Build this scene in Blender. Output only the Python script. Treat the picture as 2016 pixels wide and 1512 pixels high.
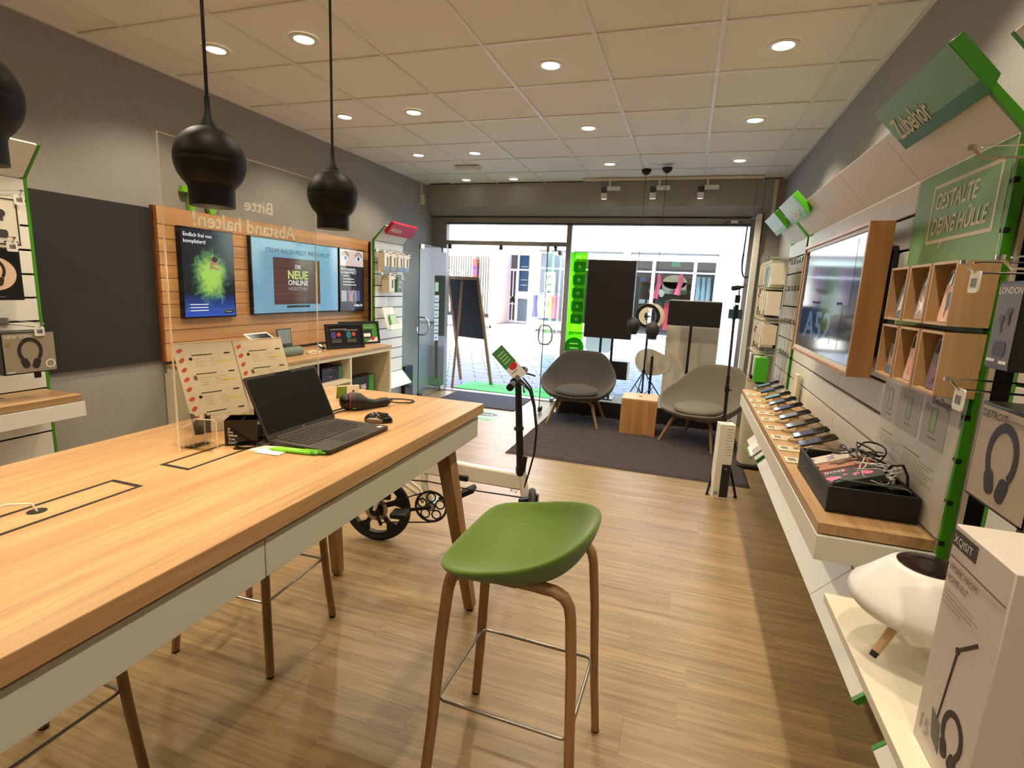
import bpy, math, random
from mathutils import Matrix, Vector
random.seed(7)
PI=math.pi
for o in list(bpy.data.objects): bpy.data.objects.remove(o)
S=bpy.context.scene
C=S.collection
V=Vector
# ------------------------------------------------------------------ camera
def rot(yaw,pit,rol):
    return Matrix.Rotation(yaw,3,'Z')@Matrix.Rotation(pit,3,'X')@Matrix.Rotation(rol,3,'Y')
R0=rot(0.311458,-0.181434,-0.0460264)
cx,cy,cz=R0.col[0],R0.col[1],R0.col[2]
mw=Matrix(((cx[0],cz[0],-cy[0],0),(cx[1],cz[1],-cy[1],0),(cx[2],cz[2],-cy[2],1.5),(0,0,0,1)))
cam_d=bpy.data.cameras.new('camera'); cam=bpy.data.objects.new('camera',cam_d); C.objects.link(cam)
cam.matrix_world=mw
cam_d.sensor_width=36; cam_d.sensor_fit='HORIZONTAL'; cam_d.lens=1036.3/2016*36; cam_d.clip_start=.02; cam_d.clip_end=300
S.camera=cam
# ------------------------------------------------------------------ world, sun, exposure
W=bpy.data.worlds.new('world'); S.world=W; W.use_nodes=True
nt=W.node_tree; nt.nodes.clear()
wo=nt.nodes.new('ShaderNodeOutputWorld'); bg=nt.nodes.new('ShaderNodeBackground')
sky=nt.nodes.new('ShaderNodeTexSky'); sky.sky_type='NISHITA'; sky.sun_disc=False
sky.sun_elevation=math.radians(50); sky.sun_rotation=math.radians(200); sky.air_density=1.0; sky.dust_density=2.0
nt.links.new(sky.outputs[0],bg.inputs[0]); bg.inputs[1].default_value=1.6
nt.links.new(bg.outputs[0],wo.inputs[0])
sd=bpy.data.lights.new('sun','SUN'); sd.energy=15; sd.angle=math.radians(.6); sd.color=(1,.97,.93)
so=bpy.data.objects.new('sun',sd); C.objects.link(so)
so.rotation_euler=V((.25,.72,-1)).to_track_quat('-Z','Y').to_euler(); so.location=(0,0,20)
S.view_settings.view_transform='Standard'; S.view_settings.look='None'
S.view_settings.gamma=1; S.view_settings.use_curve_mapping=False
S.view_settings.exposure=0.0
LAMP_COL=(1,.84,.60)
# ------------------------------------------------------------------ materials
def lin(c):
    r=[]
    for v in c[:3]:
        v=v/255
        r.append(v/12.92 if v<=.04045 else ((v+.055)/1.055)**2.4)
    return (*r,1)
MC={}
def mat(name,col,rough=.5,metal=0,emit=0,trans=0,ior=1.45,alpha=1,coat=0,bump=None,spec=.5,sheen=0):
    if name in MC: return MC[name]
    m=bpy.data.materials.new(name); m.use_nodes=True; MC[name]=m
    n=m.node_tree.nodes; b=n['Principled BSDF']; L=m.node_tree.links
    c=lin(col)
    b.inputs['Base Color'].default_value=c
    b.inputs['Roughness'].default_value=rough; b.inputs['Metallic'].default_value=metal
    b.inputs['Specular IOR Level'].default_value=spec
    b.inputs['IOR'].default_value=ior; b.inputs['Transmission Weight'].default_value=trans
    b.inputs['Alpha'].default_value=alpha; b.inputs['Coat Weight'].default_value=coat
    if sheen: b.inputs['Sheen Weight'].default_value=sheen
    if emit:
        b.inputs['Emission Color'].default_value=c; b.inputs['Emission Strength'].default_value=emit
    if bump is None: bump=(60,.03,.06)
    # fine procedural tone variation + relief
    tc=n.new('ShaderNodeTexCoord'); nz=n.new('ShaderNodeTexNoise'); nz.inputs['Scale'].default_value=bump[0]
    nz.inputs['Detail'].default_value=4
    L.new(tc.outputs['Object'],nz.inputs['Vector'])
    if not emit:
        mx=n.new('ShaderNodeMix'); mx.data_type='RGBA'; v=bump[2]
        mx.inputs[6].default_value=(*[x*(1-v) for x in c[:3]],1); mx.inputs[7].default_value=(*[min(1,x*(1+v)) for x in c[:3]],1)
        L.new(nz.outputs[0],mx.inputs[0]); L.new(mx.outputs[2],b.inputs['Base Color'])
    if bump[1]>0:
        bp=n.new('ShaderNodeBump'); bp.inputs['Strength'].default_value=bump[1]; bp.inputs['Distance'].default_value=.004
        L.new(nz.outputs[0],bp.inputs['Height']); L.new(bp.outputs[0],b.inputs['Normal'])
    return m
def glow(name,col,st=1.0,gloss=True):
    """lit screen pixels: emission under a glossy dark glass"""
    if name in MC: return MC[name]
    m=bpy.data.materials.new(name); m.use_nodes=True; MC[name]=m
    b=m.node_tree.nodes['Principled BSDF']
    b.inputs['Base Color'].default_value=(.01,.01,.01,1); b.inputs['Roughness'].default_value=.08 if gloss else .6
    b.inputs['Emission Color'].default_value=lin(col); b.inputs['Emission Strength'].default_value=st
    return m
def wood(name,light,dark,axis='x',rough=.42,scale=1.0,rnd=False,fine=38,con=(.36,.62)):
    if name in MC: return MC[name]
    m=bpy.data.materials.new(name); m.use_nodes=True; MC[name]=m
    n=m.node_tree.nodes; L=m.node_tree.links; b=n['Principled BSDF']
    tc=n.new('ShaderNodeTexCoord'); mp=n.new('ShaderNodeMapping')
    lo,hi=1.6*scale*(fine/38),fine*scale
    sc={'x':(lo,hi,hi),'y':(hi,lo,hi),'z':(hi,hi,lo)}[axis]
    mp.inputs['Scale'].default_value=sc
    src=tc.outputs['Object']
    if rnd:
        oi=n.new('ShaderNodeObjectInfo'); ad=n.new('ShaderNodeVectorMath'); ad.operation='ADD'
        ml=n.new('ShaderNodeMath'); ml.operation='MULTIPLY'; ml.inputs[1].default_value=47
        L.new(oi.outputs['Random'],ml.inputs[0]); L.new(tc.outputs['Object'],ad.inputs[0]); L.new(ml.outputs[0],ad.inputs[1]); src=ad.outputs[0]
    L.new(src,mp.inputs[0])
    nz=n.new('ShaderNodeTexNoise'); nz.inputs['Scale'].default_value=1; nz.inputs['Detail'].default_value=6; nz.inputs['Roughness'].default_value=.62; nz.inputs['Distortion'].default_value=.5
    L.new(mp.outputs[0],nz.inputs['Vector'])
    mp2=n.new('ShaderNodeMapping'); k=.22
    mp2.inputs['Scale'].default_value=tuple(v*k for v in sc); L.new(src,mp2.inputs[0])
    nz2=n.new('ShaderNodeTexNoise'); nz2.inputs['Scale'].default_value=1; nz2.inputs['Detail'].default_value=3; nz2.inputs['Distortion'].default_value=1.4
    L.new(mp2.outputs[0],nz2.inputs['Vector'])
    mm=n.new('ShaderNodeMath'); mm.operation='MULTIPLY_ADD'; mm.inputs[1].default_value=.55
    L.new(nz2.outputs[0],mm.inputs[0]); 
    hm=n.new('ShaderNodeMath'); hm.operation='MULTIPLY'; hm.inputs[1].default_value=.5; L.new(nz.outputs[0],hm.inputs[0]); L.new(hm.outputs[0],mm.inputs[2])
    cr=n.new('ShaderNodeValToRGB'); e=cr.color_ramp.elements
    e[0].position=con[0]; e[0].color=lin(dark); e[1].position=con[1]; e[1].color=lin(light)
    L.new(mm.outputs[0],cr.inputs[0])
    out=cr.outputs[0]
    if rnd:
        hs=n.new('ShaderNodeHueSaturation'); mr=n.new('ShaderNodeMapRange'); mr.inputs[3].default_value=.965; mr.inputs[4].default_value=1.03
        L.new(oi.outputs['Random'],mr.inputs[0]); L.new(mr.outputs[0],hs.inputs['Value']); L.new(out,hs.inputs['Color']); out=hs.outputs[0]
    L.new(out,b.inputs['Base Color']); b.inputs['Roughness'].default_value=rough
    bp=n.new('ShaderNodeBump'); bp.inputs['Strength'].default_value=.12; bp.inputs['Distance'].default_value=.001
    L.new(nz.outputs[0],bp.inputs['Height']); L.new(bp.outputs[0],b.inputs['Normal'])
    return m
def clear(name,tint=(255,255,255),rough=0.0,refl=.08,dens=0.0):
    """thin clear sheet: real see-through plus a fresnel mirror"""
    if name in MC: return MC[name]
    m=bpy.data.materials.new(name); m.use_nodes=True; MC[name]=m
    n=m.node_tree.nodes; L=m.node_tree.links; n.clear()
    o=n.new('ShaderNodeOutputMaterial'); t=n.new('ShaderNodeBsdfTransparent'); g=n.new('ShaderNodeBsdfGlossy'); mx=n.new('ShaderNodeMixShader')
    fr=n.new('ShaderNodeFresnel'); fr.inputs[0].default_value=1.45
    t.inputs[0].default_value=lin(tint); g.inputs['Roughness'].default_value=rough
    ge=n.new('ShaderNodeNewGeometry'); iv=n.new('ShaderNodeMath'); iv.operation='SUBTRACT'; iv.inputs[0].default_value=1; L.new(ge.outputs['Backfacing'],iv.inputs[1])
    mu=n.new('ShaderNodeMath'); mu.operation='MULTIPLY'; L.new(fr.outputs[0],mu.inputs[0]); L.new(iv.outputs[0],mu.inputs[1]); L.new(mu.outputs[0],mx.inputs[0]); L.new(t.outputs[0],mx.inputs[1]); L.new(g.outputs[0],mx.inputs[2])
    out=mx.outputs[0]
    if dens:
        d=n.new('ShaderNodeBsdfDiffuse'); d.inputs[0].default_value=lin(tint); m2=n.new('ShaderNodeMixShader'); m2.inputs[0].default_value=dens
        tr=n.new('ShaderNodeBsdfTranslucent'); tr.inputs[0].default_value=lin(tint); m3=n.new('ShaderNodeMixShader'); m3.inputs[0].default_value=.5
        L.new(d.outputs[0],m3.inputs[1]); L.new(tr.outputs[0],m3.inputs[2])
        L.new(out,m2.inputs[1]); L.new(m3.outputs[0],m2.inputs[2]); out=m2.outputs[0]
    L.new(out,o.inputs[0])
    return m
# ------------------------------------------------------------------ mesh builder
def fr(o,x,y):
    """frame matrix: origin, x dir, y dir (z = normal)"""
    x=V(x).normalized(); y=V(y); z=x.cross(y).normalized(); y=z.cross(x)
    return Matrix(((x[0],y[0],z[0],o[0]),(x[1],y[1],z[1],o[1]),(x[2],y[2],z[2],o[2]),(0,0,0,1)))
def wallL(x,y,z): return fr((x,y,z),(0,1,0),(0,0,1))     # faces +x, u = +y
def wallR(x,y,z): return fr((x,y,z),(0,-1,0),(0,0,1))    # faces -x, u = -y
def face(x,y,z,a=0): return fr((x,y,z),(math.cos(a),math.sin(a),0),(0,0,1))   # faces -y (turned by a)
def flat(x,y,z,a=0): return fr((x,y,z),(math.cos(a),math.sin(a),0),(-math.sin(a),math.cos(a),0))  # faces up
def wm(o):
    m=o.matrix_basis.copy()
    return wm(o.parent)@m if o.parent else m
class MB:
    def __init__(s): s.v=[]; s.f=[]
    def add(s,vs,fs,M=None):
        b=len(s.v)
        if M is not None: vs=[M@V(p) for p in vs]
        s.v+= [tuple(p) for p in vs]; s.f+=[tuple(b+i for i in f) for f in fs]; return s
    def box(s,x0,x1,y0,y1,z0,z1,M=None):
        vs=[(x,y,z) for z in (z0,z1) for y in (y0,y1) for x in (x0,x1)]
        fs=[(0,2,3,1),(4,5,7,6),(0,1,5,4),(2,6,7,3),(0,4,6,2),(1,3,7,5)]
        return s.add(vs,fs,M)
    def prism(s,poly,z0,z1,M=None):
        n=len(poly); vs=[(p[0],p[1],z0) for p in poly]+[(p[0],p[1],z1) for p in poly]
        fs=[tuple(range(n))[::-1],tuple(range(n,2*n))]+[(i,(i+1)%n,n+(i+1)%n,n+i) for i in range(n)]
        return s.add(vs,fs,M)
    def ring(s,r0,r1,z0,z1,n=24,M=None,sx=1,sy=1,a0=0,a1=2*PI,cx=0,cy=0):
        full=abs(a1-a0-2*PI)<1e-6; k=n if full else n+1
        vs=[]
        for i in range(k):
            a=a0+(a1-a0)*i/n; c,t=math.cos(a)*sx,math.sin(a)*sy
            vs+=[(cx+r0*c,cy+r0*t,z0),(cx+r1*c,cy+r1*t,z0),(cx+r1*c,cy+r1*t,z1),(cx+r0*c,cy+r0*t,z1)]
        fs=[]
        for i in range(n):
            a=4*i; b=4*((i+1)%k)
            fs+=[(a,a+1,b+1,b),(a+1,a+2,b+2,b+1),(a+2,a+3,b+3,b+2),(a+3,a,b,b+3)]
        if not full: fs+=[(0,3,2,1),(4*n,4*n+1,4*n+2,4*n+3)]
        return s.add(vs,fs,M)
    def disc(s,r,z0,z1,n=24,M=None,sx=1,sy=1,cx=0,cy=0):
        return s.prism([(cx+r*sx*math.cos(2*PI*i/n),cy+r*sy*math.sin(2*PI*i/n)) for i in range(n)],z0,z1,M)
    def rrect(s,w,h,r,z0,z1,M=None,cx=0,cy=0,k=4):
        p=[]
        for qx,qy,a in ((w/2-r,h/2-r,0),(-w/2+r,h/2-r,PI/2),(-w/2+r,-h/2+r,PI),(w/2-r,-h/2+r,1.5*PI)):
            for i in range(k+1):
                t=a+PI/2*i/k; p.append((cx+qx+r*math.cos(t),cy+qy+r*math.sin(t)))
        return s.prism(p,z0,z1,M)
    def tube(s,pts,r,n=8,closed=False,M=None,flatx=1):
        pts=[V(p) for p in pts]; k=len(pts)
        rs=r if isinstance(r,(list,tuple)) else [r]*k
        vs=[]; up=None
        for i,p in enumerate(pts):
            a=pts[i-1] if (i>0 or closed) else p; b=pts[(i+1)%k] if (i<k-1 or closed) else p
            t=(b-a).normalized()
            if up is None:
                up=V((0,0,1)) if abs(t.z)<.9 else V((1,0,0))
            u=t.cross(up).normalized(); w=u.cross(t).normalized(); up=w
            for j in range(n):
                q=2*PI*j/n; vs.append(p+(u*math.cos(q)*flatx+w*math.sin(q))*rs[i])
        fs=[]
        for i in range(k if closed else k-1):
            for j in range(n):
                a=i*n+j; b=i*n+(j+1)%n; c=((i+1)%k)*n+(j+1)%n; d=((i+1)%k)*n+j
                fs.append((a,b,c,d))
        if not closed: fs+=[tuple(range(n))[::-1],tuple(range((k-1)*n,k*n))]
        return s.add(vs,fs,M)
    def bar(s,p0,p1,w0,d0,w1=None,d1=None,side=(1,0,0)):
        """rectangular tapered bar; w along side, d across"""
        w1=w0 if w1 is None else w1; d1=d0 if d1 is None else d1
        p0,p1=V(p0),V(p1); t=(p1-p0).normalized(); sd=V(side); sd=(sd-t*sd.dot(t)).normalized(); q=t.cross(sd)
        vs=[]
        for p,w,d in((p0,w0,d0),(p1,w1,d1)):
            for a,b in((-1,-1),(1,-1),(1,1),(-1,1)): vs.append(p+sd*a*w/2+q*b*d/2)
        return s.add(vs,[(3,2,1,0),(4,5,6,7),(0,1,5,4),(1,2,6,5),(2,3,7,6),(3,0,4,7)])
    def lathe(s,prof,n=32,M=None,sx=1,sy=1):
        vs=[];k=len(prof)
        for i in range(n):
            a=2*PI*i/n
            for r,z in prof: vs.append((r*math.cos(a)*sx,r*math.sin(a)*sy,z))
        fs=[]
        for i in range(n):
            for j in range(k-1):
                a=i*k+j; b=((i+1)%n)*k+j
                fs.append((a,b,b+1,a+1))
        return s.add(vs,fs,M)
    def ball(s,c,r,n=16,m=10,sc=(1,1,1),M=None):
        prof=[(max(1e-4,r*math.sin(PI*j/m)),-r*math.cos(PI*j/m)) for j in range(m+1)]
        T=Matrix.Translation(V(c))@Matrix.Diagonal((*sc,1))
        return s.lathe(prof,n,(M@T) if M is not None else T)
    def build(s,name,m,parent=None,smooth=35,bev=0,sub=0,solid=0,local=False,seg=2):
        me=bpy.data.meshes.new(name); vs=s.v
        if parent is not None and not local:
            I=wm(parent).inverted(); vs=[tuple(I@V(p)) for p in vs]
        me.from_pydata(vs,[],s.f); me.validate(); me.materials.append(m)
        if smooth:
            me.polygons.foreach_set('use_smooth',[True]*len(me.polygons)); me.set_sharp_from_angle(angle=math.radians(smooth))
        o=bpy.data.objects.new(name,me); C.objects.link(o)
        if parent is not None: o.parent=parent
        if solid: d=o.modifiers.new('s','SOLIDIFY'); d.thickness=solid; d.offset=0
        if bev: d=o.modifiers.new('b','BEVEL'); d.width=bev; d.segments=seg; d.limit_method='ANGLE'; d.angle_limit=.6
        if sub: d=o.modifiers.new('u','SUBSURF'); d.levels=sub; d.render_levels=sub
        return o
def tag(o,label,cat,group=None):
    o['label']=label; o['category']=cat
    if group: o['group']=group
    return o
def struct(o): o['kind']='structure'; return o
def stuff(o): o['kind']='stuff'; return o
def thing(name,label,cat,loc=(0,0,0),rz=0,group=None):
    o=bpy.data.objects.new(name,None); C.objects.link(o); o.empty_display_size=.05
    o.location=loc; o.rotation_euler=(0,0,rz)
    o.matrix_basis=Matrix.Translation(V(loc))@Matrix.Rotation(rz,4,'Z')
    return tag(o,label,cat,group)
def kids(o): return [c for c in KIDMAP.get(o.name,[])]
def dup(root,M,label=None,group=None):
    """copy a thing with its parts and sub-parts, placed by matrix M"""
    r=root.copy(); C.objects.link(r); r.matrix_basis=M
    if label: r['label']=label
    if group: r['group']=group
    def rec(a,b):
        for ch in [c for c in C.objects if c.parent==a]:
            c=ch.copy(); C.objects.link(c); c.parent=b; rec(ch,c)
    rec(root,r)
    return r
def at(x,y,z,rz=0): return Matrix.Translation(V((x,y,z)))@Matrix.Rotation(rz,4,'Z')
def ordn(k): return ('first','second','third','fourth','fifth','sixth','seventh','eighth','ninth','tenth','eleventh','twelfth','thirteenth','fourteenth','fifteenth','sixteenth','seventeenth','eighteenth')[k]
def text(name,s,M,h,m,parent,w=None,depth=.0006,align='LEFT',shear=0,space=1,bold=0):
    cu=bpy.data.curves.new('t','FONT'); cu.body=s; cu.size=1; cu.extrude=0; cu.shear=shear; cu.space_character=space; cu.resolution_u=2
    cu.offset=bold
    o=bpy.data.objects.new('t',cu); C.objects.link(o)
    me=bpy.data.meshes.new_from_object(o.evaluated_get(bpy.context.evaluated_depsgraph_get()))
    bpy.data.objects.remove(o); bpy.data.curves.remove(cu)
    vs=[v.co.copy() for v in me.vertices]; fs=[tuple(p.vertices) for p in me.polygons]; bpy.data.meshes.remove(me)
    if not vs: return None
    x0=min(v.x for v in vs); x1=max(v.x for v in vs)
    k=h/.70; kx=k if w is None else w/(x1-x0)
    off={'LEFT':x0,'CENTER':(x0+x1)/2,'RIGHT':x1}[align]
    b=MB(); b.add([((v.x-off)*kx,v.y*k,depth) for v in vs],fs,M)
    return b.build(name,m,parent,smooth=0)
# ------------------------------------------------------------------ palette
XL,XR,YF,YB,H=-3.46,.888,6.67,-2.6,2.805
white=mat('white laminate',(224,222,214),.45,bump=(30,0,.012)); cream=mat('cream laminate',(222,212,186),.5,bump=(30,0,.015))
grid_m=mat('ceiling grid white',(228,224,214),.45); tile_m=mat('ceiling tile',(236,232,222),.85,bump=(180,.25,.05))
wall_m=mat('grey wall paint',(150,148,146),.75,bump=(70,.35,.04)); wall_t=mat('rough grey plaster',(150,147,143),.8,bump=(26,1.0,.06))
front_m=mat('grey shutter box paint',(156,153,147),.4); frame_m=mat('grey aluminium frame',(140,138,132),.4,metal=.1)
black=mat('matt black',(22,20,20),.5); blackg=mat('gloss black',(12,12,14),.12); char=mat('charcoal board',(40,38,36),.7)
dark=mat('dark recess',(20,17,14),.8); green=mat('leaf green edge',(64,140,16),.35); dgreen=mat('deep green',(52,112,60),.4)
signg=mat('sign green',(118,162,104),.4); lime=mat('lime green',(120,190,30),.35); red=mat('sign red',(196,42,66),.4)
chrome=mat('chrome',(210,208,205),.18,metal=1); steel=mat('brushed steel',(160,158,155),.3,metal=1); alu=mat('aluminium',(190,190,190),.35,metal=.8)
rubber=mat('black rubber',(16,15,15),.6); paper=mat('white paper',(236,234,228),.7); ink=mat('print black',(26,24,24),.6)
inkg=mat('print grey',(120,116,112),.6); inkw=mat('print white',(236,234,230),.5); inkr=mat('print red',(206,70,50),.5)
inky=mat('highlighter yellow',(222,216,60),.5); inkgr=mat('print green',(96,140,70),.5)
oak=wood('oak worktop',(192,156,112),(158,120,80),'y',.38,fine=70); oakx=wood('oak across',(214,172,116),(184,138,84),'x',.4)
oakz=wood('oak upright',(184,136,86),(150,104,62),'z',.4); oakleg=wood('oak leg',(158,120,78),(122,88,52),'z',.42)
oakpanel=wood('oak slat',(200,152,98),(168,118,70),'y',.45,rnd=True)
boxoak=wood('pale oak box',(202,166,120),(176,138,94),'z',.45)
floorw=wood('vinyl oak plank',(160,134,94),(104,81,53),'x',.36,scale=.8,rnd=True,fine=125,con=(.30,.64))
glass=clear('window glass',(240,248,246)); acryl=clear('acrylic sheet',(250,250,248)); acryl_e=mat('acrylic lit edge',(244,236,220),.2,alpha=.5)
# ------------------------------------------------------------------ floor of planks
fl=struct(MB().box(XL-.1,XR+.1,YB-.1,6.93,-.06,-.004).build('floor',dark))
PW=.18;PL=1.25
def plank_mesh(L):
    b=MB().box(0,L-.0006,0,PW-.0005,-.004,0); me=bpy.data.meshes.new('plank'); me.from_pydata(b.v,[],b.f); me.materials.append(floorw); return me
full=plank_mesh(PL); row=0; y=YB
while y<6.93:
    x=XL-random.random()*PL
    while x<XR:
        a=max(x,XL); e=min(x+PL,XR)
        if e-a>.03:
            me=full if (a==x and e==x+PL) else plank_mesh(e-a)
            if y+PW>6.93:
                pass
            o=bpy.data.objects.new('floor_plank',me); C.objects.link(o); o.parent=fl; o.location=(a,y,0)
        x+=PL
    y+=PW
# ------------------------------------------------------------------ ceiling
ce=struct(MB().box(XL-.1,XR+.1,YB-.1,7.1,H+.02,H+.5).build('ceiling',dark))
gx=[XL]+[-1.22+.625*k for k in range(-3,4)]+[XR]
gy=[YB]+[2.973+.625*j for j in range(-8,6)]+[YF]
for i in range(len(gx)-1):
    for j in range(len(gy)-1):
        w,d=gx[i+1]-gx[i]-.02,gy[j+1]-gy[j]-.02
        o=MB().box(0,w,0,d,0,.014).build('ceiling_tile',tile_m,smooth=0); o.parent=ce
        o.location=(gx[i]+.01,gy[j]+.01,H+.004+random.random()*.002)
for x in gx[1:-1]: 
    o=MB().box(x-.012,x+.012,YB,YF,H-.002,H+.005).build('ceiling_rail',grid_m,ce,smooth=0)
for y in gy[1:-1]:
    o=MB().box(XL,XR,y-.011,y+.011,H-.001,H+.005).build('ceiling_rail',grid_m,ce,smooth=0)
struct(MB().box(XL,XL+.025,YB,YF,H-.012,H+.01).build('trim_1',grid_m)); struct(MB().box(XR-.025,XR,YB,YF,H-.012,H+.01).build('trim_2',grid_m))
# ------------------------------------------------------------------ walls
struct(MB().box(XL-.2,XL,YB-.2,7.0,-.02,H+.5).build('wall_left',wall_t))
struct(MB().box(XR,XR+.2,YB-.2,7.0,-.02,H+.5).build('wall_right',wall_m))
struct(MB().box(XL-.2,XR+.2,YB-.2,YB,-.02,H+.5).build('wall_back',wall_m))
wf=struct(MB().box(XL-.2,XR+.2,6.95,7.25,2.38,6.0).build('wall_front',mat('outer facade render',(200,196,188),.8)))
MB().box(.694,XR,YF+.001,7.0,0,H).build('column',front_m,wf)
MB().box(-8,XL-.2,6.93,7.25,-.05,6.0).build('facade_panel',MC['outer facade render'],wf)
MB().box(XR+.2,6,6.93,7.25,-.05,6.0).build('facade_panel',MC['outer facade render'],wf)
MB().box(-8,6,YB-.2,7.25,6.0,6.3).build('sun_block_roof',MC['outer facade render'],wf)  # unseen roof, with the side panels below, added to stop sun leaking indoors
MB().box(-8,-7.8,YB-.2,7.25,-.05,6.0).build('side_panel',MC['outer facade render'],wf)
MB().box(5.8,6,YB-.2,7.25,-.05,6.0).build('side_panel',MC['outer facade render'],wf)
struct(MB().box(XL,XL+.014,YB,6.9,0,.07).build('baseboard_left',wall_m)); struct(MB().box(XR-.014,XR,YB,6.6,0,.07).build('baseboard_right',front_m))
# roller shutter box above the shop window
sb=MB(); prof=[(YF,H-.004),(YF,2.52),(6.80,2.42),(6.98,2.40),(6.98,H-.004)]
sb.prism(prof,XL+.002,.69,Matrix(((0,0,1,0),(1,0,0,0),(0,1,0,0),(0,0,0,1))))
sbo=sb.build('wall_shutter_box',front_m,smooth=0); struct(sbo)
MB().box(XL+.005,XL+.02,YF+.002,YF+.004,2.52,H-.01).build('seam',dark,sbo)
MB().box(.60,.603,YF-.003,YF-.001,2.53,H-.01).build('seam',dark,sbo)
# storefront frame: window_1
w1=thing('window_1','','x'); del w1['label']; del w1['category']; struct(w1)
FY=6.86
def fb(x0,x1,z0,z1,y0=FY-.03,y1=FY+.03,n='frame_bar',m=None): return MB().box(x0,x1,y0,y1,z0,z1).build(n,m or frame_m,w1,bev=.003)
fb(-3.46,-3.24,0,2.40,FY-.04,FY+.06); fb(-1.555,-1.49,0,2.33); fb(.60,.70,0,2.40)
fb(-3.24,.60,2.33,2.40,FY-.05,FY+.05); fb(-3.24,-1.555,2.045,2.10); fb(-1.49,.60,0,.05)
fb(-3.24,.60,2.315,2.33,FY-.06,FY+.06,m=black)
MB().box(-3.24,-1.555,FY-.004,FY+.004,2.10,2.33).build('glass_pane',glass,w1); MB().box(-1.49,.60,FY-.004,FY+.004,.05,2.33).build('glass_pane',glass,w1)
fb(-3.24,-1.555,-.004,.012,FY-.05,FY+.07,m=alu,n='threshold')
for i,x in enumerate((-3.2,-2.45,-1.70)): fb(x-.02,x+.02,1.99,2.045,FY-.02,FY+.02,m=black,n='lock_case')
# glass door leaves, swung into the room
def leaf(n,x,y0,y1,px,a=0):
    d=struct(thing(n,'','x')); del d['label']; del d['category']
    MB().box(x-.005,x+.005,y0,y1,.012,1.985).build('glass_leaf',glass,d)
    MB().box(x-.0055,x+.0055,y0-.003,y0,.012,1.985).build('leaf_edge',mat('dark glass edge',(40,62,58),.2),d)
    for z in (.012,1.925): MB().box(x-.018,x+.018,y0,y0+.09,z,z+.06).build('corner_fitting',black if z<1 else alu,d,bev=.004)
    for z in (.012,1.925): MB().box(x-.018,x+.018,y1-.12,y1,z,z+.06).build('hinge_fitting',steel,d,bev=.004)
    for s in (-1,1):
        pts=[(x,y0+.07,1.07),(x+s*.05,y0+.075,1.065),(x+s*.08,y0+.1,1.02),(x+s*.085,y0+.11,.955),(x+s*.08,y0+.1,.89),(x+s*.05,y0+.075,.845),(x,y0+.07,.84)]
        MB().tube(pts,.011,10).build('door_handle',chrome,d)
    return d
d1=leaf('door_1',-3.235,6.05,6.80,0)
for k in range(6): MB().box(-3.2285,-3.2275,6.47,6.60,1.26-.105*k,1.35-.105*k).build('window_sticker',mat('sticker grey',(196,204,204),.5),d1,smooth=0)
MB().box(-3.2285,-3.2275,6.48,6.58,1.40,1.52).build('window_sticker',mat('pale green sticker',(150,196,140),.5),d1,smooth=0)
for k in range(6): MB().box(-3.2275,-3.2265,6.49,6.56,1.29-.105*k,1.31-.105*k).build('sticker_print',inkg,d1,smooth=0)
d2=leaf('door_2',-1.60,6.09,6.80,0)
# white conduit and boxes beside the window
t=thing('cable_duct','white vertical cable duct on the grey pillar right of the shutter box','cable duct',(.80,YF,2.4))
MB().box(.775,.815,YF-.03,YF,2.36,2.79).build('duct_body',cream,t,bev=.003)
t=thing('roller_shutter_control','tall white shutter guide column with strip sensors beside the window','shutter guide',(.66,6.6,0))
MB().box(.63,.69,6.56,6.665,0,2.42).build('guide_post',white,t,bev=.01); MB().box(.69,.70,6.55,6.6,2.1,2.42).build('cover',black,t)
MB().box(.625,.63,6.58,6.6,1.9,2.38).build('strip',cream,t)
t=thing('shutter_cord','black looped cable hanging at the top right corner of the window','cable',(.58,6.75,2.3))
pts=[(.55,6.77,2.33),(.56,6.76,2.3),(.555,6.75,2.1),(.55,6.75,1.9),(.56,6.75,1.8),(.58,6.75,1.745),(.61,6.74,1.73),(.625,6.72,1.74)]
MB().tube(pts,.009,8).build('cord',black,t); 
MB().tube([(.56+.006*math.cos(i*1.9),6.745+.006*math.sin(i*1.9),2.32-.004*i) for i in range(110)],.002,5).build('spring_coil',alu,t)
t=thing('door_sensor','small white sensor box above the window frame with a black lead','sensor',(.42,6.8,2.36))
MB().box(.38,.46,6.78,6.81,2.345,2.375).build('housing',white,t,bev=.004); MB().tube([(.38,6.79,2.36),(.33,6.79,2.355),(.30,6.79,2.335)],.004,6).build('lead',black,t); MB().tube([(.46,6.79,2.36),(.5,6.79,2.355),(.53,6.79,2.335)],.004,6).build('lead',black,t)
t=thing('switch_box','small cream socket box with riser cable high on the left wall corner','socket',(XL,6.48,2.57))
MB().box(XL,XL+.045,6.44,6.51,2.52,2.64).build('housing',cream,t,bev=.004); MB().box(XL,XL+.018,6.465,6.485,2.64,2.8).build('duct',cream,t)
for z in (2.56,2.60): MB().disc(.009,0,.002,12,wallL(XL+.045,6.475,z)).build('knob',dark,t)
t=thing('exit_lamp','small white rectangular housing on the ceiling near the shutter box','emergency light',(-2.48,5.72,H))
MB().box(-2.62,-2.34,5.67,5.79,H-.035,H-.002).build('housing',white,t,bev=.008); MB().box(-2.61,-2.35,5.68,5.78,H-.038,H-.034).build('cover',cream,t)
# grey vertical wall radiator panel left of the door
MB().box(XL,XL+.03,5.78,5.86,.62,1.9).build('trim_3',mat('grey strip',(150,150,156),.5))['kind']='structure'
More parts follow.
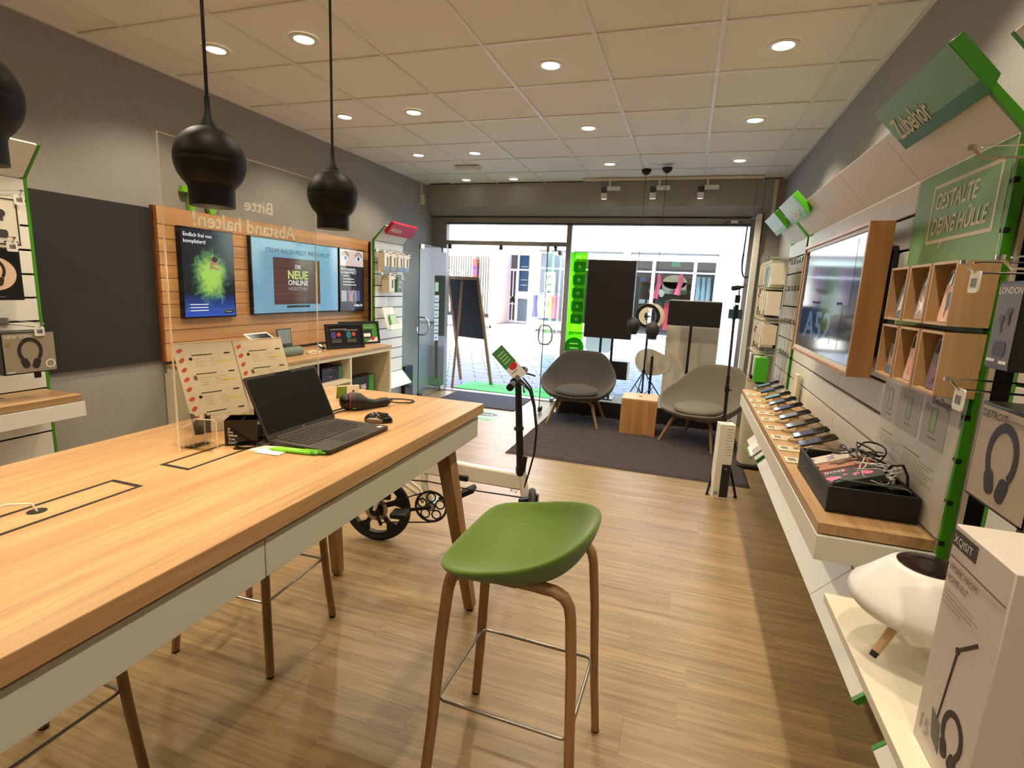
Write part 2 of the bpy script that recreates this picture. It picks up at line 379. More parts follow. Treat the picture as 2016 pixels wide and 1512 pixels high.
# ------------------------------------------------------------------ downlights
lens_m=glow('downlight lens',(255,244,224),9.0,False)
dl0=None
def spot(x,y,z,e,ang,blend,r,col=LAMP_COL,rot=(0,0,0),parent=None):
    d=bpy.data.lights.new('spot','SPOT'); d.energy=e; d.spot_size=math.radians(ang); d.spot_blend=blend; d.shadow_soft_size=r; d.color=col
    o=bpy.data.objects.new('lamp',d); C.objects.link(o); o.location=(x,y,z); o.rotation_euler=rot
    if parent is not None: o.parent=parent
    return o
rows={'left':[(-2.17,y) for y in (-1.07,.18,1.43,2.68,3.93,5.18,6.43)]+[(-2.8,y) for y in (-1.07,.18,1.43,2.68,3.93,5.18,6.43)],
      'mid':[(-.91,y) for y in (-1.71,-.46,.79,2.04,3.29,4.54,5.79)],'right':[(.34,y) for y in (-1.71,-.46,.79,2.04,3.29,4.54,5.79)]}
nm=['nearest','second nearest','third','fourth','fifth','sixth','furthest']
desc={(-2.17,2.68):'lit downlight between the two nearest pendant cords',(-2.8,2.68):'lit downlight nearest the left wall, just right of the left pendant cord',
(-2.17,3.93):'lit downlight of the middle left pair, the one further from the left wall',(-2.8,3.93):'lit downlight of the middle left pair, the one nearer the left wall',
(-2.17,5.18):'lit downlight in front of the white emergency light housing',(-2.8,5.18):'small lit downlight left of the one before the emergency light, near left wall',
(-2.17,6.43):'lit downlight by the shutter box, right one of the furthest left pair',(-2.8,6.43):'lit downlight by the shutter box, left one of the furthest left pair',
(-.91,3.29):'lit downlight nearest the camera in the central ceiling row',(-.91,4.54):'second lit downlight of the central ceiling row',(-.91,5.79):'furthest lit downlight of the central ceiling row, before the track lights',
(.34,3.29):'large lit downlight nearest the camera in the right ceiling row',(.34,4.54):'second lit downlight of the right ceiling row',(.34,5.79):'furthest lit downlight of the right ceiling row'}
for x,y in rows['left']+rows['mid']+rows['right']:
    lb=desc.get((x,y),'recessed downlight overhead behind the camera')
    if dl0 is None:
        dl0=thing('ceiling_downlight',lb,'downlight',(x,y,H),0,'recessed ceiling downlights')
        MB().lathe([(.052,0),(.055,-.006),(.062,-.009),(.078,-.006),(.08,.001)],28).build('trim_ring',grid_m,dl0,local=True)
        MB().lathe([(.052,-.002),(.047,.004),(.001,.004)],24).build('lens',lens_m,dl0,local=True)
    else: dup(dl0,at(x,y,H),lb)
for x,y in rows['left']: spot(x,y,H-.012,47 if y>1.3 else 36,124,.55,.028) if y<6 else spot(x,y,H-.012,24,84,.8,.035)
for x,y in rows['mid']: spot(x,y,H-.012,64 if y>2.5 else 20,124,.55,.028)
for x,y in rows['right']: spot(x,y,H-.012,64 if y>2.5 else 52,124,.55,.028)
# ------------------------------------------------------------------ track with three spots
t=thing('lighting_track','white lighting track rail on the ceiling edge above the window','track',(-.35,6.5,H))
MB().box(-1.32,.64,6.48,6.515,H-.03,H-.002).build('rail',cream,t,bev=.003)
for x,lb in ((-1.0,'leftmost white track spotlight over the window'),(-.44,'middle white track spotlight over the window'),(.08,'rightmost white track spotlight over the window')):
    t=thing('track_spotlight',lb,'spotlight',(x,6.5,H-.03),0,'track spotlights')
    MB().box(x-.03,x+.12,6.47,6.53,H-.135,H-.095).build('gear_box',white,t,bev=.006)
    MB().box(x-.01,x+.01,6.49,6.51,H-.1,H-.03).build('stem',white,t)
    MB().tube([(x-.065,6.5,H-.10),(x-.065,6.515,H-.16)],.034,20).build('heat_sink',mat('grey fins',(70,70,72),.5),t); MB().tube([(x-.065,6.515,H-.16),(x-.065,6.53,H-.225)],.036,20).build('lamp_head',white,t)
    MB().tube([(x-.065,6.5305,H-.226),(x-.065,6.531,H-.2285)],.028,20).build('lens',glow('spot lens',(255,240,214),5,False),t)
    spot(x-.065,6.55,H-.235,30,70,.5,.025,rot=(math.radians(12),0,0))
# ------------------------------------------------------------------ street and opposite houses
gr=struct(MB().box(-26,22,6.93,30,-.1,-.03).build('ground',mat('street mortar',(92,88,92),.85)))
pv=mat('grey paver',(150,147,156),.8,bump=(12,.2,.16))
pave=[]
A=math.radians(24); ca,sa=math.cos(A),math.sin(A)
for i in range(-70,60):
    for j in range(-10,75):
        u=(i+(j%2)*.5)*.46; v=j*.23
        x=-1+u*ca-v*sa; y=6.4+u*sa+v*ca
        if y<7.12 or y>17.8: continue
        if x<-6.5-(y-7)*.75 or x>1.2+(y-7)*.25: continue
        pave.append((y+abs(x+1.2)*.2,x,y))
pave.sort()
pm=MB().box(-.224,.224,-.109,.109,-.03,0); pme=bpy.data.meshes.new('paver'); pme.from_pydata(pm.v,[],pm.f); pme.materials.append(pv)
rest=MB()
for k,(q,x,y) in enumerate(pave):
    if k<295:
        o=bpy.data.objects.new('paving_stone',pme); C.objects.link(o); o.parent=gr; o.location=(x,y,-.001+random.uniform(-.002,.002)); o.rotation_euler=(random.uniform(-.004,.004),random.uniform(-.004,.004),A)
    else:
        rest.box(-.224,.224,-.109,.109,-.03,random.uniform(-.002,.002),at(x,y,0,A))
ro=rest.build('distant_paving',pv,gr,smooth=0); ro['kind']='stuff'
FX=18.0
fw=mat('white rendered facade',(236,228,222),.8); fpk=mat('cream facade pier',(232,214,204),.8); wfr=mat('white window frame',(240,238,240),.5)
sin=mat('shop interior dark',(70,58,50),.8); pane=clear('shop pane',(236,240,240))
bd=thing('shop_building','long white shop building across the street with blank sign band','building',(-2,FX,0))
MB().box(-14,1.62,17.35,19,2.80,7.2).build('sign_band',fw,bd)
MB().box(-5.32,-5.0,17.9,22.4,0,2.8).build('pier',fw,bd); MB().box(-4.05,-3.85,17.9,18.3,0,2.8).build('pier',fpk,bd)
MB().box(-3.85,-3.8,17.9,18.3,0,2.8).build('pier',fw,bd)
MB().box(-2.15,-1.9,17.9,18.4,0,2.8).build('pier',fpk,bd); MB().box(.78,1.62,17.9,18.6,0,2.8).build('pier',fpk,bd)
MB().box(-6.75,-6.7,18.0,22.0,0,2.8).build('pier',fpk,bd)
MB().box(-14,1.6,22.4,22.6,0,2.8).build('back_wall',sin,bd); MB().box(-14,1.6,18,22.6,-.02,.10).build('plinth_floor',mat('grey tile step',(128,122,120),.6),bd)
MB().box(-6.7,-5.3,18.0,20.5,.10,.14).build('step',MC['grey tile step'],bd)
MB().box(-5.0,-1.9,17.95,18.1,.10,.35).build('plinth',fpk,bd); MB().box(-13.9,-6.75,17.95,18.1,.05,.32).build('plinth',mat('brown plinth tile',(150,120,108),.7),bd)
def win(x0,x1,z0,z1,y=17.98,t=.05,mul=(),tr=()):
    b=MB(); b.box(x0,x1,y,y+.07,z0,z0+t); b.box(x0,x1,y,y+.07,z1-t,z1); b.box(x0,x0+t,y,y+.07,z0+t,z1-t); b.box(x1-t,x1,y,y+.07,z0+t,z1-t)
    for m in mul: b.box(m-t/2,m+t/2,y,y+.07,z0+t,z1-t)
    for m in tr: b.box(x0+t,x1-t,y+.005,y+.065,m-t/2,m+t/2)
    f=b.build('window',wfr,bd,smooth=0); MB().box(x0+t,x1-t,y+.03,y+.036,z0+t,z1-t).build('pane',pane,f); return f
win(-5.0,-4.05,.35,2.75,mul=(-4.5,),tr=(2.2,)); win(-3.8,-2.15,.35,2.72,mul=(-2.95,),tr=(2.2,))
win(-1.9,-1.15,.12,2.72,tr=(2.2,)); win(-1.15,.12,.12,2.72,tr=(2.2,)); win(.12,.78,.12,2.72,tr=(2.2,))
win(-8.6,-7.45,.32,2.8); win(-7.45,-6.75,.32,2.8)
# recessed entrance: barred door
dr=thing('barred_door','white barred entrance door in the recess across the street','door',(-6.9,20,.14))
b=MB(); b.box(-7.45,-7.38,19.96,20.05,.14,2.8); b.box(-6.42,-6.36,19.96,20.05,.14,2.8); b.box(-5.95,-5.88,19.96,20.05,.14,2.8)
for z in (.14,1.08,2.16,2.74): b.box(-7.38,-6.42,19.97,20.04,z,z+.06)
for z in (.14,1.08,1.3,2.16,2.74): b.box(-6.36,-5.95,19.97,20.04,z,z+.06)
b.build('door_frame',wfr,dr,smooth=0)
for k in range(8): MB().box(-7.36+.13*k,-7.33+.13*k,19.93,19.96,.2,2.15).build('bar',wfr,dr,smooth=0)
for z in (.85,1.1,2.13,.2): MB().box(-7.38,-6.42,19.925,19.935,z,z+.03).build('cross_bar',wfr,dr,smooth=0)
MB().box(-7.38,-6.42,20.05,20.07,.2,2.74).build('door_panel',mat('dim glass',(96,88,88),.3),dr); MB().box(-6.36,-5.95,20.05,20.07,1.36,2.74).build('side_panel',mat('blue notice board',(22,66,96),.4),dr)
MB().box(-6.36,-5.95,20.05,20.07,.2,1.08).build('side_panel',mat('blue grey glass',(90,110,120),.3),dr); MB().box(-6.36,-5.95,20.04,20.06,1.1,1.3).build('letter_box',wfr,dr)
MB().box(-6.6,-6.48,19.9,19.95,.95,1.15).build('door_lock',dark,dr)
for z in (2.3,1.8,1.6): MB().box(-6.3,-6.02,20.045,20.049,z,z+.015).build('notice_line',inkw,dr,smooth=0)
# nail studio window: strips, script lettering, neon sign
for k in range(18):
    x=-8.5+.095*k+(0 if k<11 else .12)
    tag(MB().box(x,x+.055,18.25,18.26,.5,2.72).build('blind_strip',mat('white blind',(214,208,204),.7),smooth=0),ordn(k)+' white vertical blind strip from the left in the studio window opposite','blind','vertical blind strips')
t=thing('window_lettering','white script shop lettering on the studio glass across the street','lettering',(-8,17.95,1.5))
text('lettering','Co  Co',face(-8.52,17.96,1.86),.17,inkw,t,shear=.3); text('lettering','Nails & Spa',face(-8.75,17.96,1.48),.17,inkw,t,shear=.3)
text('lettering','N\u00e4gel',face(-8.9,17.96,.72),.17,mat('script red',(176,60,70),.5),t,shear=.3)
t=thing('neon_sign','small upright orange and violet lit sign in the studio window','sign',(-7.33,17.9,1.7))
MB().box(-7.43,-7.27,17.86,17.9,1.72,2.44).build('case',mat('red case',(190,60,60),.5),t)
for z,c in ((2.28,(250,140,40)),(2.05,(90,60,220)),(1.9,(120,60,210)),(1.75,(240,70,60))): MB().box(-7.41,-7.29,17.85,17.86,z,z+.13).build('lit_panel',glow('neon%d%d'%(c[0],c[2]),c,1.0,False),t)
# goods in the windows
def poster(x0,x1,z0,z1,y):
    t=thing('window_poster','white lingerie poster in the clothes shop window across the street','poster',(x0,y,z0))
    MB().box(x0,x1,y,y+.01,z0,z1).build('sheet',paper,t)
    sk=mat('poster skin',(214,170,150),.6); cx=(x0+x1)/2-.02; h=z1-z0
    MB().prism([(cx-.05,z0+.02),(cx+.06,z0+.02),(cx+.075,z0+.3*h),(cx+.045,z0+.42*h),(cx+.085,z0+.62*h),(cx+.02,z0+.68*h),(cx-.03,z0+.68*h),(cx-.085,z0+.62*h),(cx-.04,z0+.42*h),(cx-.065,z0+.3*h)],0,.002,fr((0,y-.003,0),(1,0,0),(0,0,1))).build('figure',sk,t,smooth=0)
    MB().disc(.05,0,.002,16,fr((cx,y-.003,z0+.76*h),(1,0,0),(0,0,1)),sy=1.25).build('figure_face',sk,t); MB().ring(.045,.075,0,.002,16,fr((cx,y-.0045,z0+.76*h),(1,0,0),(0,0,1)),sy=1.5,a0=-.3,a1=PI+.3).build('figure_hair',mat('poster hair',(90,50,34),.6),t)
    b=MB(); F=fr((0,y-.006,0),(1,0,0),(0,0,1)); b.box(cx-.075,cx+.075,z0+.53*h,z0+.58*h,0,.001,F); b.box(cx-.06,cx+.07,z0+.27*h,z0+.33*h,0,.001,F); b.build('figure_garment',ink,t)
poster(-4.75,-4.38,1.12,2.07,17.9)
rack=thing('clothes_rail','chrome clothes rail outside the shop across the street','clothes rail',(-4.6,17.3,0))
MB().tube([(-4.95,17.3,0),(-4.95,17.3,1.35),(-4.1,17.3,1.35),(-4.1,17.3,0)],.015,6).build('rail_frame',chrome,rack)
for x in(-4.95,-4.1): MB().tube([(x,17.1,.02),(x,17.5,.02)],.015,6).build('rail_foot',chrome,rack)
def garment(x,y,z,w,h,c,lb,g,flare=1.3):
    n=10; b=MB(); ps=[]
    for i in range(n): a=2*PI*i/n; ps.append(a)
    prof=[(.3,1),(1,.96),(.85,.8),(.75,.6),(flare*.9,.2),(flare,0)]
    vs=[]
    for r,q in prof:
        for a in ps: vs.append((x+w/2*r*math.cos(a),y+.07*r*math.sin(a)*(1+.3*math.sin(a*3)),z+h*q))
    fs=[(j*n+i,j*n+(i+1)%n,(j+1)*n+(i+1)%n,(j+1)*n+i) for j in range(len(prof)-1) for i in range(n)]
    fs+=[tuple(range(n))]
    b.add(vs,fs); return tag(b.build('garment',mat('cloth%d_%d_%d'%c,c,.8)),lb,'garment',g)
for i,(x,c,nn) in enumerate([(-4.88,(60,60,170),'blue striped'),(-4.66,(240,236,232),'long white'),(-4.5,(250,246,240),'white summer'),(-4.33,(240,130,90),'orange'),(-4.2,(230,90,110),'pink'),(-4.12,(120,60,70),'dark red')]):
    garment(x,17.3,.55,.17,.75,c,nn+' dress hanging on the rail across the street','dresses on the street rail')
cols=[(150,60,60),(200,190,150),(60,70,80),(210,200,180),(110,90,70),(190,60,70),(230,225,215),(90,110,90),(120,130,150),(180,140,110)]
shelf=thing('shop_shelving','brown shelving bay with arched niches inside the clothes shop','shelving',(-.5,20.5,0))
MB().box(-1.8,.7,20.9,21.0,.1,2.2).build('back_panel',mat('brown shelving',(120,92,66),.7),shelf)
for z in(.7,1.1,1.5,1.9): MB().box(-1.7,.6,20.4,20.9,z,z+.03).build('shelf',MC['brown shelving'],shelf)
MB().box(-.95,-.1,20.38,20.42,1.52,1.95).build('niche',mat('lit niche',(220,190,150),.7),shelf); MB().disc(.425,0,.04,20,fr((-.525,20.42,1.95),(1,0,0),(0,0,1)),sy=.6).build('niche_arch',MC['lit niche'],shelf)
for i in range(26):
    x=-1.62+.29*(i%8)+random.uniform(-.03,.03); z=(.73,1.13,1.53,1.93)[i//8]; c=cols[(i*7)%10]
    b=MB()
    for q in range(3): b.box(x-.1,x+.1+random.uniform(-.02,.02),20.15,20.45,z+.05*q,z+.05*q+.045)
    tag(b.build('clothes_stack',mat('cloth%d_%d_%d'%c,c,.8),bev=.01),'folded clothes on the '+('lowest','second','third','top')[i//8]+' shelf inside the shop opposite, '+ordn(i%8)+' from the left','clothes','folded clothes on the shop shelves')
for x,z0,z1,lb in((-1.02,1.35,2.15,'left of the two pink scarves hanging in the shop doorway opposite'),(-.33,1.5,2.2,'right of the two pink scarves hanging in the shop doorway opposite')):
    b=MB(); b.tube([(x+.03,18.5,z1),(x+.05,18.5,(z0+z1)/2+.1),(x,18.5,(z0+z1)/2-.1),(x-.05,18.5,z0)],[.05,.09,.07,.1],8)
    tag(b.build('scarf',mat('pink scarf',(226,96,120),.8)),lb,'scarf','pink scarves in the doorway')
t=thing('mannequin_head','pale mannequin head on a dark bust in the shop doorway opposite','mannequin',(-.9,18.9,1.0))
MB().ball((-.88,18.9,1.52),.1,12,8,(.9,1,1.3)).build('head',mat('mannequin',(226,206,180),.5),t); MB().lathe([(.05,1.4),(.07,1.32),(.17,1.25),(.2,1.0),(.16,.7),(.18,.3)],14,at(-.88,18.9,0)).build('bust',mat('dark jacket',(46,40,44),.8),t)
tag(MB().box(-.75,-.1,18.6,18.9,.3,1.2).build('display_table',mat('crimson cloth',(150,30,50),.8),bev=.02),'table under a crimson cloth in the shop doorway opposite','table')
for i,x in enumerate((.26,.42,.58)):
    b=MB(); b.tube([(x,18.5,2.1),(x+.02,18.5,1.5),(x-.01,18.5,.6)],[.06,.075,.07],8); tag(b.build('hanging_trousers',mat('pale denim',(150,170,178),.8)),['left','middle','right'][i]+' pale blue garment hanging in the right shop window opposite','garment','pale garments in the right window')
t=thing('exit_sign','small pale green sign box hanging in the shop window opposite','sign',(-.5,18.7,2.5)); MB().box(-.62,-.36,18.7,18.74,2.42,2.56).build('sign_box',glow('pale green sign',(150,220,180),.8,False),t)
t=thing('sign_lettering','faint rose lettering on the bright sign band across the street','lettering',(-3,17.3,3.1))
text('lettering','family',face(-3.22,17.34,3.12),.17,mat('rose lettering',(216,120,140),.6),t,w=.85); text('lettering','ings',face(-3.78,17.34,3.12),.17,mat('green script',(130,190,60),.6),t,shear=.4,w=.5)
for i in range(4):
    x=-3.6+.42*i; garment(x,18.6,.9,.26,.9,cols[(i*3)%10],['leftmost','second','third','rightmost'][i]+' garment in the shop window behind the green window film','garments in the middle window',1.1)
nb=thing('neighbour_house','pale neighbouring house behind the right end of the street','building',(2.6,20,0))
MB().box(1.63,6.5,19.3,22,0,8).build('wall',mat('pale blue render',(206,210,216),.8),nb); MB().box(1.7,1.98,18.9,19.3,.02,.9).build('step_wall',mat('white kerb',(226,224,224),.8),nb)
MB().box(1.75,1.98,19.26,19.3,1.62,1.72).build('sign',mat('rose sign',(220,110,120),.6),nb)
MB().box(1.63,4.5,19.26,19.3,2.95,3.15).build('cornice',mat('tan band',(190,170,150),.7),nb)
# ------------------------------------------------------------------ things just outside the door
t=thing('entrance_mat','bright green welcome mat with black lettering outside the door','mat',(-2.4,7.3,0))
MM=fr((-2.43,7.36,.001),(1,-.03,0),(.03,1,0))
MB().box(-.72,.74,-.36,.28,0,.008,MM).build('mat_base',mat('bright green mat',(84,200,92),.8,bump=(300,.2,.1)),t)
R=MM@Matrix.Rotation(PI,4,'Z')@Matrix.Translation((0,0,.009))
text('lettering','mobilcom',R@Matrix.Translation((-.18,.0,0)),.11,ink,t,w=.72); text('lettering','debitel',R@Matrix.Translation((-.18,-.16,0)),.11,ink,t,w=.55)
MB().prism([(-.52,.02),(-.3,.08),(-.2,.0),(-.3,.04),(-.4,.02),(-.46,-.05),(-.47,.0),(-.6,-.03)],0,.001,R).build('logo',ink,t,smooth=0)
tag(MB().box(-3.0,-1.9,6.02,6.82,.001,.012).build('doormat',mat('anthracite ribbed mat',(52,54,62),.9,bump=(240,.6,.15))),'anthracite ribbed doormat inside the open entrance','mat')
t=thing('floor_sticker','pale green rectangular floor sticker with grey oval before the doormat','sticker',(-2.2,5.7,0))
MB().box(-2.45,-1.95,5.42,5.9,.0006,.0012).build('film',mat('pale green film',(150,206,160),.5),t); MB().disc(.17,.0013,.0018,28,at(-2.17,5.72,0),sy=.55).build('oval',inkg,t); MB().disc(.15,.0019,.0022,28,at(-2.17,5.72,0),sy=.5).build('oval_rim',mat('dark oval',(70,84,80),.5),t)
text('lettering','STOP',flat(-2.06,5.735,.0026,PI),.05,inkw,t,w=.2); MB().prism([(-2.4,5.5),(-2.0,5.46),(-2.0,5.5),(-2.4,5.56)],.0013,.0018).build('stripe',mat('grey green band',(90,130,100),.5),t,smooth=0)
t=thing('chalkboard_easel','oak framed A-board with dark blank panel standing outside the doorway','sign board',(-3,7.4,0))
F=[V((-3.36,7.72,0)),V((-2.76,7.52,0))]; T=[V((-3.44,7.36,1.62)),V((-2.9,7.18,1.62))]
for i in (0,1): MB().bar(F[i],T[i],.045,.03,side=(1,-.3,0)).build('leg',oakleg,t,bev=.003)
MB().bar(T[0]-V((0,0,.02)),T[1]-V((0,0,.02)),.045,.03,side=(0,0,1)).build('top_rail',oakleg,t)
lo0=F[0].lerp(T[0],.44); lo1=F[1].lerp(T[1],.44)
b=MB(); d=V((.0,.012,0)); q=[lo0,lo1,T[1],T[0]]; b.add([p+d for p in q]+[p-d for p in q],[(0,1,2,3),(7,6,5,4),(0,4,5,1),(1,5,6,2),(2,6,7,3),(3,7,4,0)]); b.build('board',mat('slate board',(44,46,54),.7),t,smooth=0)
for sx in (0,.05): MB().bar((-3.17+sx*4-.02,7.02+sx*8,0) if sx==0 else (-3.12+.02,7.1,0),(-3.15+sx*.2,7.2,1.56),.035,.02,side=(1,-.3,0)).build('prop_leg',oakleg,t,bev=.003) if sx==0 else None
# ------------------------------------------------------------------ slat display walls (both sides share the C-shaped profile)
def display(name,label,side,y0,widths,zg,headers=True,footer=True,skip=()):
    """side=+1 on the right wall (faces -x), -1 on the left wall (faces +x)"""
    xp=.735 if side>0 else -3.25; sg=-side      # outward sign along x
    wall=XR if side>0 else XL
    y1=y0+sum(widths)
    t=thing(name,label,'display wall',(xp,(y0+y1)/2,0))
    y=y0
    for w in widths:
        zs=[.45]+zg+[1.93]
        for i in range(len(zs)-1):
            x0,x1=sorted((xp,xp-sg*.016))
            MB().box(x0,x1,y+.001,y+w-.001,zs[i]+.005,zs[i+1]-.005).build('slat_board',white,t,bev=.0015,seg=1)
        x0,x1=sorted((xp-sg*.0165,xp-sg*.03)); MB().box(x0,x1,y+.001,y+w-.001,.45,1.93).build('backing',dark,t,smooth=0)
        def tilt(n,a,b):
            (xa,za),(xb,zb)=a,b; d=V((xb-xa,0,zb-za)).normalized(); nn=V((d.z,0,-d.x)); nn=nn if nn.x*sg>0 else -nn
            q=[V((xa,0,za)),V((xb,0,zb)),V((xb,0,zb))-nn*.014,V((xa,0,za))-nn*.014]
            B=MB(); B.add([(p.x,yy,p.z) for yy in (y+.0015,y+w-.0015) for p in q],[(0,1,2,3),(7,6,5,4),(0,4,5,1),(1,5,6,2),(2,6,7,3),(3,7,4,0)]); return B.build(n,white,t,bev=.0015,seg=1)
        tilt('header_panel',(xp,1.932),(xp+sg*.135,2.082)); tilt('footer_panel',(xp,.448),(xp+sg*.135,.30))
        y+=w
    # green side cheeks
    bk_=.024; q_=.010 if side>0 else .0
    pr=[(xp,.448),(xp+sg*.135,.30),(xp+sg*(.135-q_-.006),.294-q_*.5),(xp-sg*bk_,.44),(xp-sg*bk_,1.94),(xp+sg*(.135-q_-.006),2.086+q_*.6),(xp+sg*.135,2.084),(xp,1.932)]
    M=Matrix(((1,0,0,0),(0,0,1,0),(0,1,0,0),(0,0,0,1)))
    for ya,yb in ((y0-.014,y0),(y1,y1+.014)):
        MB().prism(pr,ya,yb,M).build('side_cheek',green,t,smooth=0)
    x0,x1=sorted((xp-sg*.031,xp-sg*.044)); MB().box(x0,x1,y0-.012,y0+.03,.47,1.92).build('support_upright',cream,t); MB().box(x0,x1,y1-.03,y1+.012,.47,1.92).build('support_upright',cream,t)
    x0,x1=sorted((xp-sg*.044,wall)); MB().box(x0,x1,y0+.1,y0+.14,.5,1.9).build('wall_batten',dark,t); MB().box(x0,x1,y1-.14,y1-.1,.5,1.9).build('wall_batten',dark,t)
    for z in zg: 
        for ya in (y0-.015,):
            x0,x1=sorted((xp+sg*.001,xp-sg*.012)); MB().box(x0,x1,ya,ya+.004,z-.007,z+.007).build('slot_end',dark,t,smooth=0)
    return t
ZG=[.61,.73,.85,.97,1.09,1.211,1.333,1.453,1.575,1.697,1.818]
main=display('display_wall','long white slatted display wall on the right with the wood framed screen',1,1.70,[.6,.6,.6,.6],ZG)
far=display('display_wall','narrow white slatted display bay on the right beyond the long one',1,4.20,[.6],ZG)
near=display('display_wall','nearest white slatted display bay on the right, behind the hooks and headphone boxes',1,.90,[.6],ZG)
akt=display('display_wall','white slatted display bay on the left wall under the red sign, by the entrance',-1,5.07,[.59],ZG)
nl=display('display_wall','white slatted display bay at the left edge of the picture with headphone boxes',-1,1.28,[.6],ZG)
# header sign boxes
def sign(label,side,y0,y1,m,s,tm,h=.058,sm=None,tw=None):
    xp=.735 if side>0 else -3.25; sg=-side
    t=thing('header_sign',label,'sign',(xp+sg*.1,(y0+y1)/2,2.05))
    d=V((sg*.135,0,.15)).normalized(); nn=V((d.z*sg*1.0,0,-d.x*sg)); 
    if nn.x*sg<0: nn=-nn
    O=V((xp,0,1.932))+d*.145; a=O+nn*.002; b=O+d*.132+nn*.002; e=nn*.036
    q=[a,b,b+e,a+e-d*.022]
    B=MB(); B.add([(p.x,yy,p.z) for yy in (y0,y1) for p in q],[(0,1,2,3),(7,6,5,4),(0,4,5,1),(1,5,6,2),(2,6,7,3),(3,7,4,0)]); B.build('sign_box',sm or m,t,bev=.002)
    c=a+e-d*.022+nn*.001; f=b+e+nn*.001
    B=MB(); B.add([(c.x,y0+.001,c.z+.002),(c.x,y1-.001,c.z+.002),(f.x,y1-.001,f.z),(f.x,y0+.001,f.z)],[(0,1,2,3) if side<0 else (3,2,1,0)]); B.build('sign_face',m,t,smooth=0)
    org=(c+nn*.0006); u=V((0,-side,0)); 
    F=fr((org.x,(y1-.035) if side>0 else y0+.03,org.z),u,d)@Matrix.Translation((0,.035 if tw else .045,0.0008))
    if s: text('lettering',s,F,h,tm,t,w=tw,space=.95,bold=.01)
    elif y0<4.2: MB().box(.12,.36,.0,.018,0,.0004,F).build('faint_print',lt,t,smooth=0); MB().box(.10,.30,-.026,-.008,0,.0004,F).build('faint_print',lt,t,smooth=0)
    return t
lt=mat('sign lettering cream',(226,218,190),.5)
sign('large green header sign nearest the camera, lettered Zubeh\u00f6r',1,1.61,2.13,signg,'Zubeh\u00f6r',lt,.068,sm=mat('deep sign side',(46,112,16),.4),tw=.235)
palg=mat('pale sign green',(152,192,150),.35)
sign('pale green header sign on the far end of the long display wall',1,3.60,4.10,palg,'',lt,.04,sm=mat('bright leaf green',(80,176,30),.4))
sign('pale green header sign over the narrow far display bay',1,4.32,4.80,palg,'',lt,.04,sm=MC['bright leaf green'])
sign('red header sign lettered Aktion on the left wall',-1,5.10,5.64,red,'Aktion',lt,.062)
# ------------------------------------------------------------------ black wall boards
for lb,a in (('large square black wall board between the left display bay and the wooden slat wall',(XL+.002,XL+.02,1.99,2.70,.89,1.91)),
             ('narrow black wall board strip between the wooden slat wall and the red sign bay',(XL+.002,XL+.02,5.19,5.05+.75,.5,1.93)),
             ('narrow black wall board between the two right display bays',(XR-.02,XR-.002,1.56,1.965,.98,1.93))):
    x0,x1,y0,y1,z0,z1=a
    if 'strip' in lb: y1=5.62
    tag(MB().box(*a[:2],y0,y1,z0,z1).build('wall_board',char,bev=.002),lb,'board')
# ------------------------------------------------------------------ wooden slat wall with three screens
ww=thing('wooden_slat_wall','oak slatted panel wall on the left carrying three screens','display wall',(-3.43,3.95,.88))
zg=[.88,1.008,1.097,1.186,1.277,1.363,1.453,1.542,1.63,1.716,1.809,1.93]
for i in range(11): MB().box(-3.418,-3.40,2.705,5.17,zg[i]+.002,zg[i+1]-.002).build('slat_board',oakpanel,ww,bev=.001,seg=1)
MB().box(-3.458,-3.419,2.70,5.175,.88,1.93).build('back_panel',mat('orange brown edge',(150,84,44),.5),ww)
def screen(label,y0,y1,z0,z1,x=-3.40,th=.035):
    t=thing('wall_screen',label,'screen',(x,(y0+y1)/2,z0))
    MB().box(x,x+th,y0,y1,z0,z1).build('housing',blackg,t,bev=.003); return t,x+th
s1,xs=screen('left upright screen on the oak wall with a dancer in green powder',2.83,3.29,1.175,1.815)
bz=.012
m=bpy.data.materials.new('green powder picture'); m.use_nodes=True; n=m.node_tree.nodes; L=m.node_tree.links; b=n['Principled BSDF']
tc=n.new('ShaderNodeTexCoord'); mp=n.new('ShaderNodeMapping'); mp.inputs['Location'].default_value=(0,-.015,-.30); L.new(tc.outputs['Object'],mp.inputs[0])
sx=n.new('ShaderNodeSeparateXYZ'); L.new(mp.outputs[0],sx.inputs[0])
nz=n.new('ShaderNodeTexNoise'); nz.inputs['Scale'].default_value=14; nz.inputs['Detail'].default_value=9; nz.inputs['Roughness'].default_value=.68; nz.inputs['Distortion'].default_value=1.2; L.new(mp.outputs[0],nz.inputs['Vector'])
mp3=n.new('ShaderNodeMapping'); mp3.inputs['Scale'].default_value=(0,1,.78); L.new(mp.outputs[0],mp3.inputs[0])
le=n.new('ShaderNodeVectorMath'); le.operation='LENGTH'; L.new(mp3.outputs[0],le.inputs[0])
a=n.new('ShaderNodeMath'); a.operation='MULTIPLY_ADD'; a.inputs[1].default_value=-4.3; a.inputs[2].default_value=.56; L.new(le.outputs['Value'],a.inputs[0])
b2=n.new('ShaderNodeMath'); b2.operation='ADD'; L.new(a.outputs[0],b2.inputs[0]); L.new(nz.outputs[0],b2.inputs[1])
cr=n.new('ShaderNodeValToRGB'); e=cr.color_ramp.elements; e[0].position=.36; e[0].color=lin((22,26,36)); e[1].position=.78; e[1].color=lin((176,226,96)); q=e.new(.5); q.color=lin((70,120,80)); L.new(b2.outputs[0],cr.inputs[0])
bl=n.new('ShaderNodeValToRGB'); e=bl.color_ramp.elements; e[0].position=.0; e[0].color=lin((36,84,190)); e[1].position=1; e[1].color=(0,0,0,1)
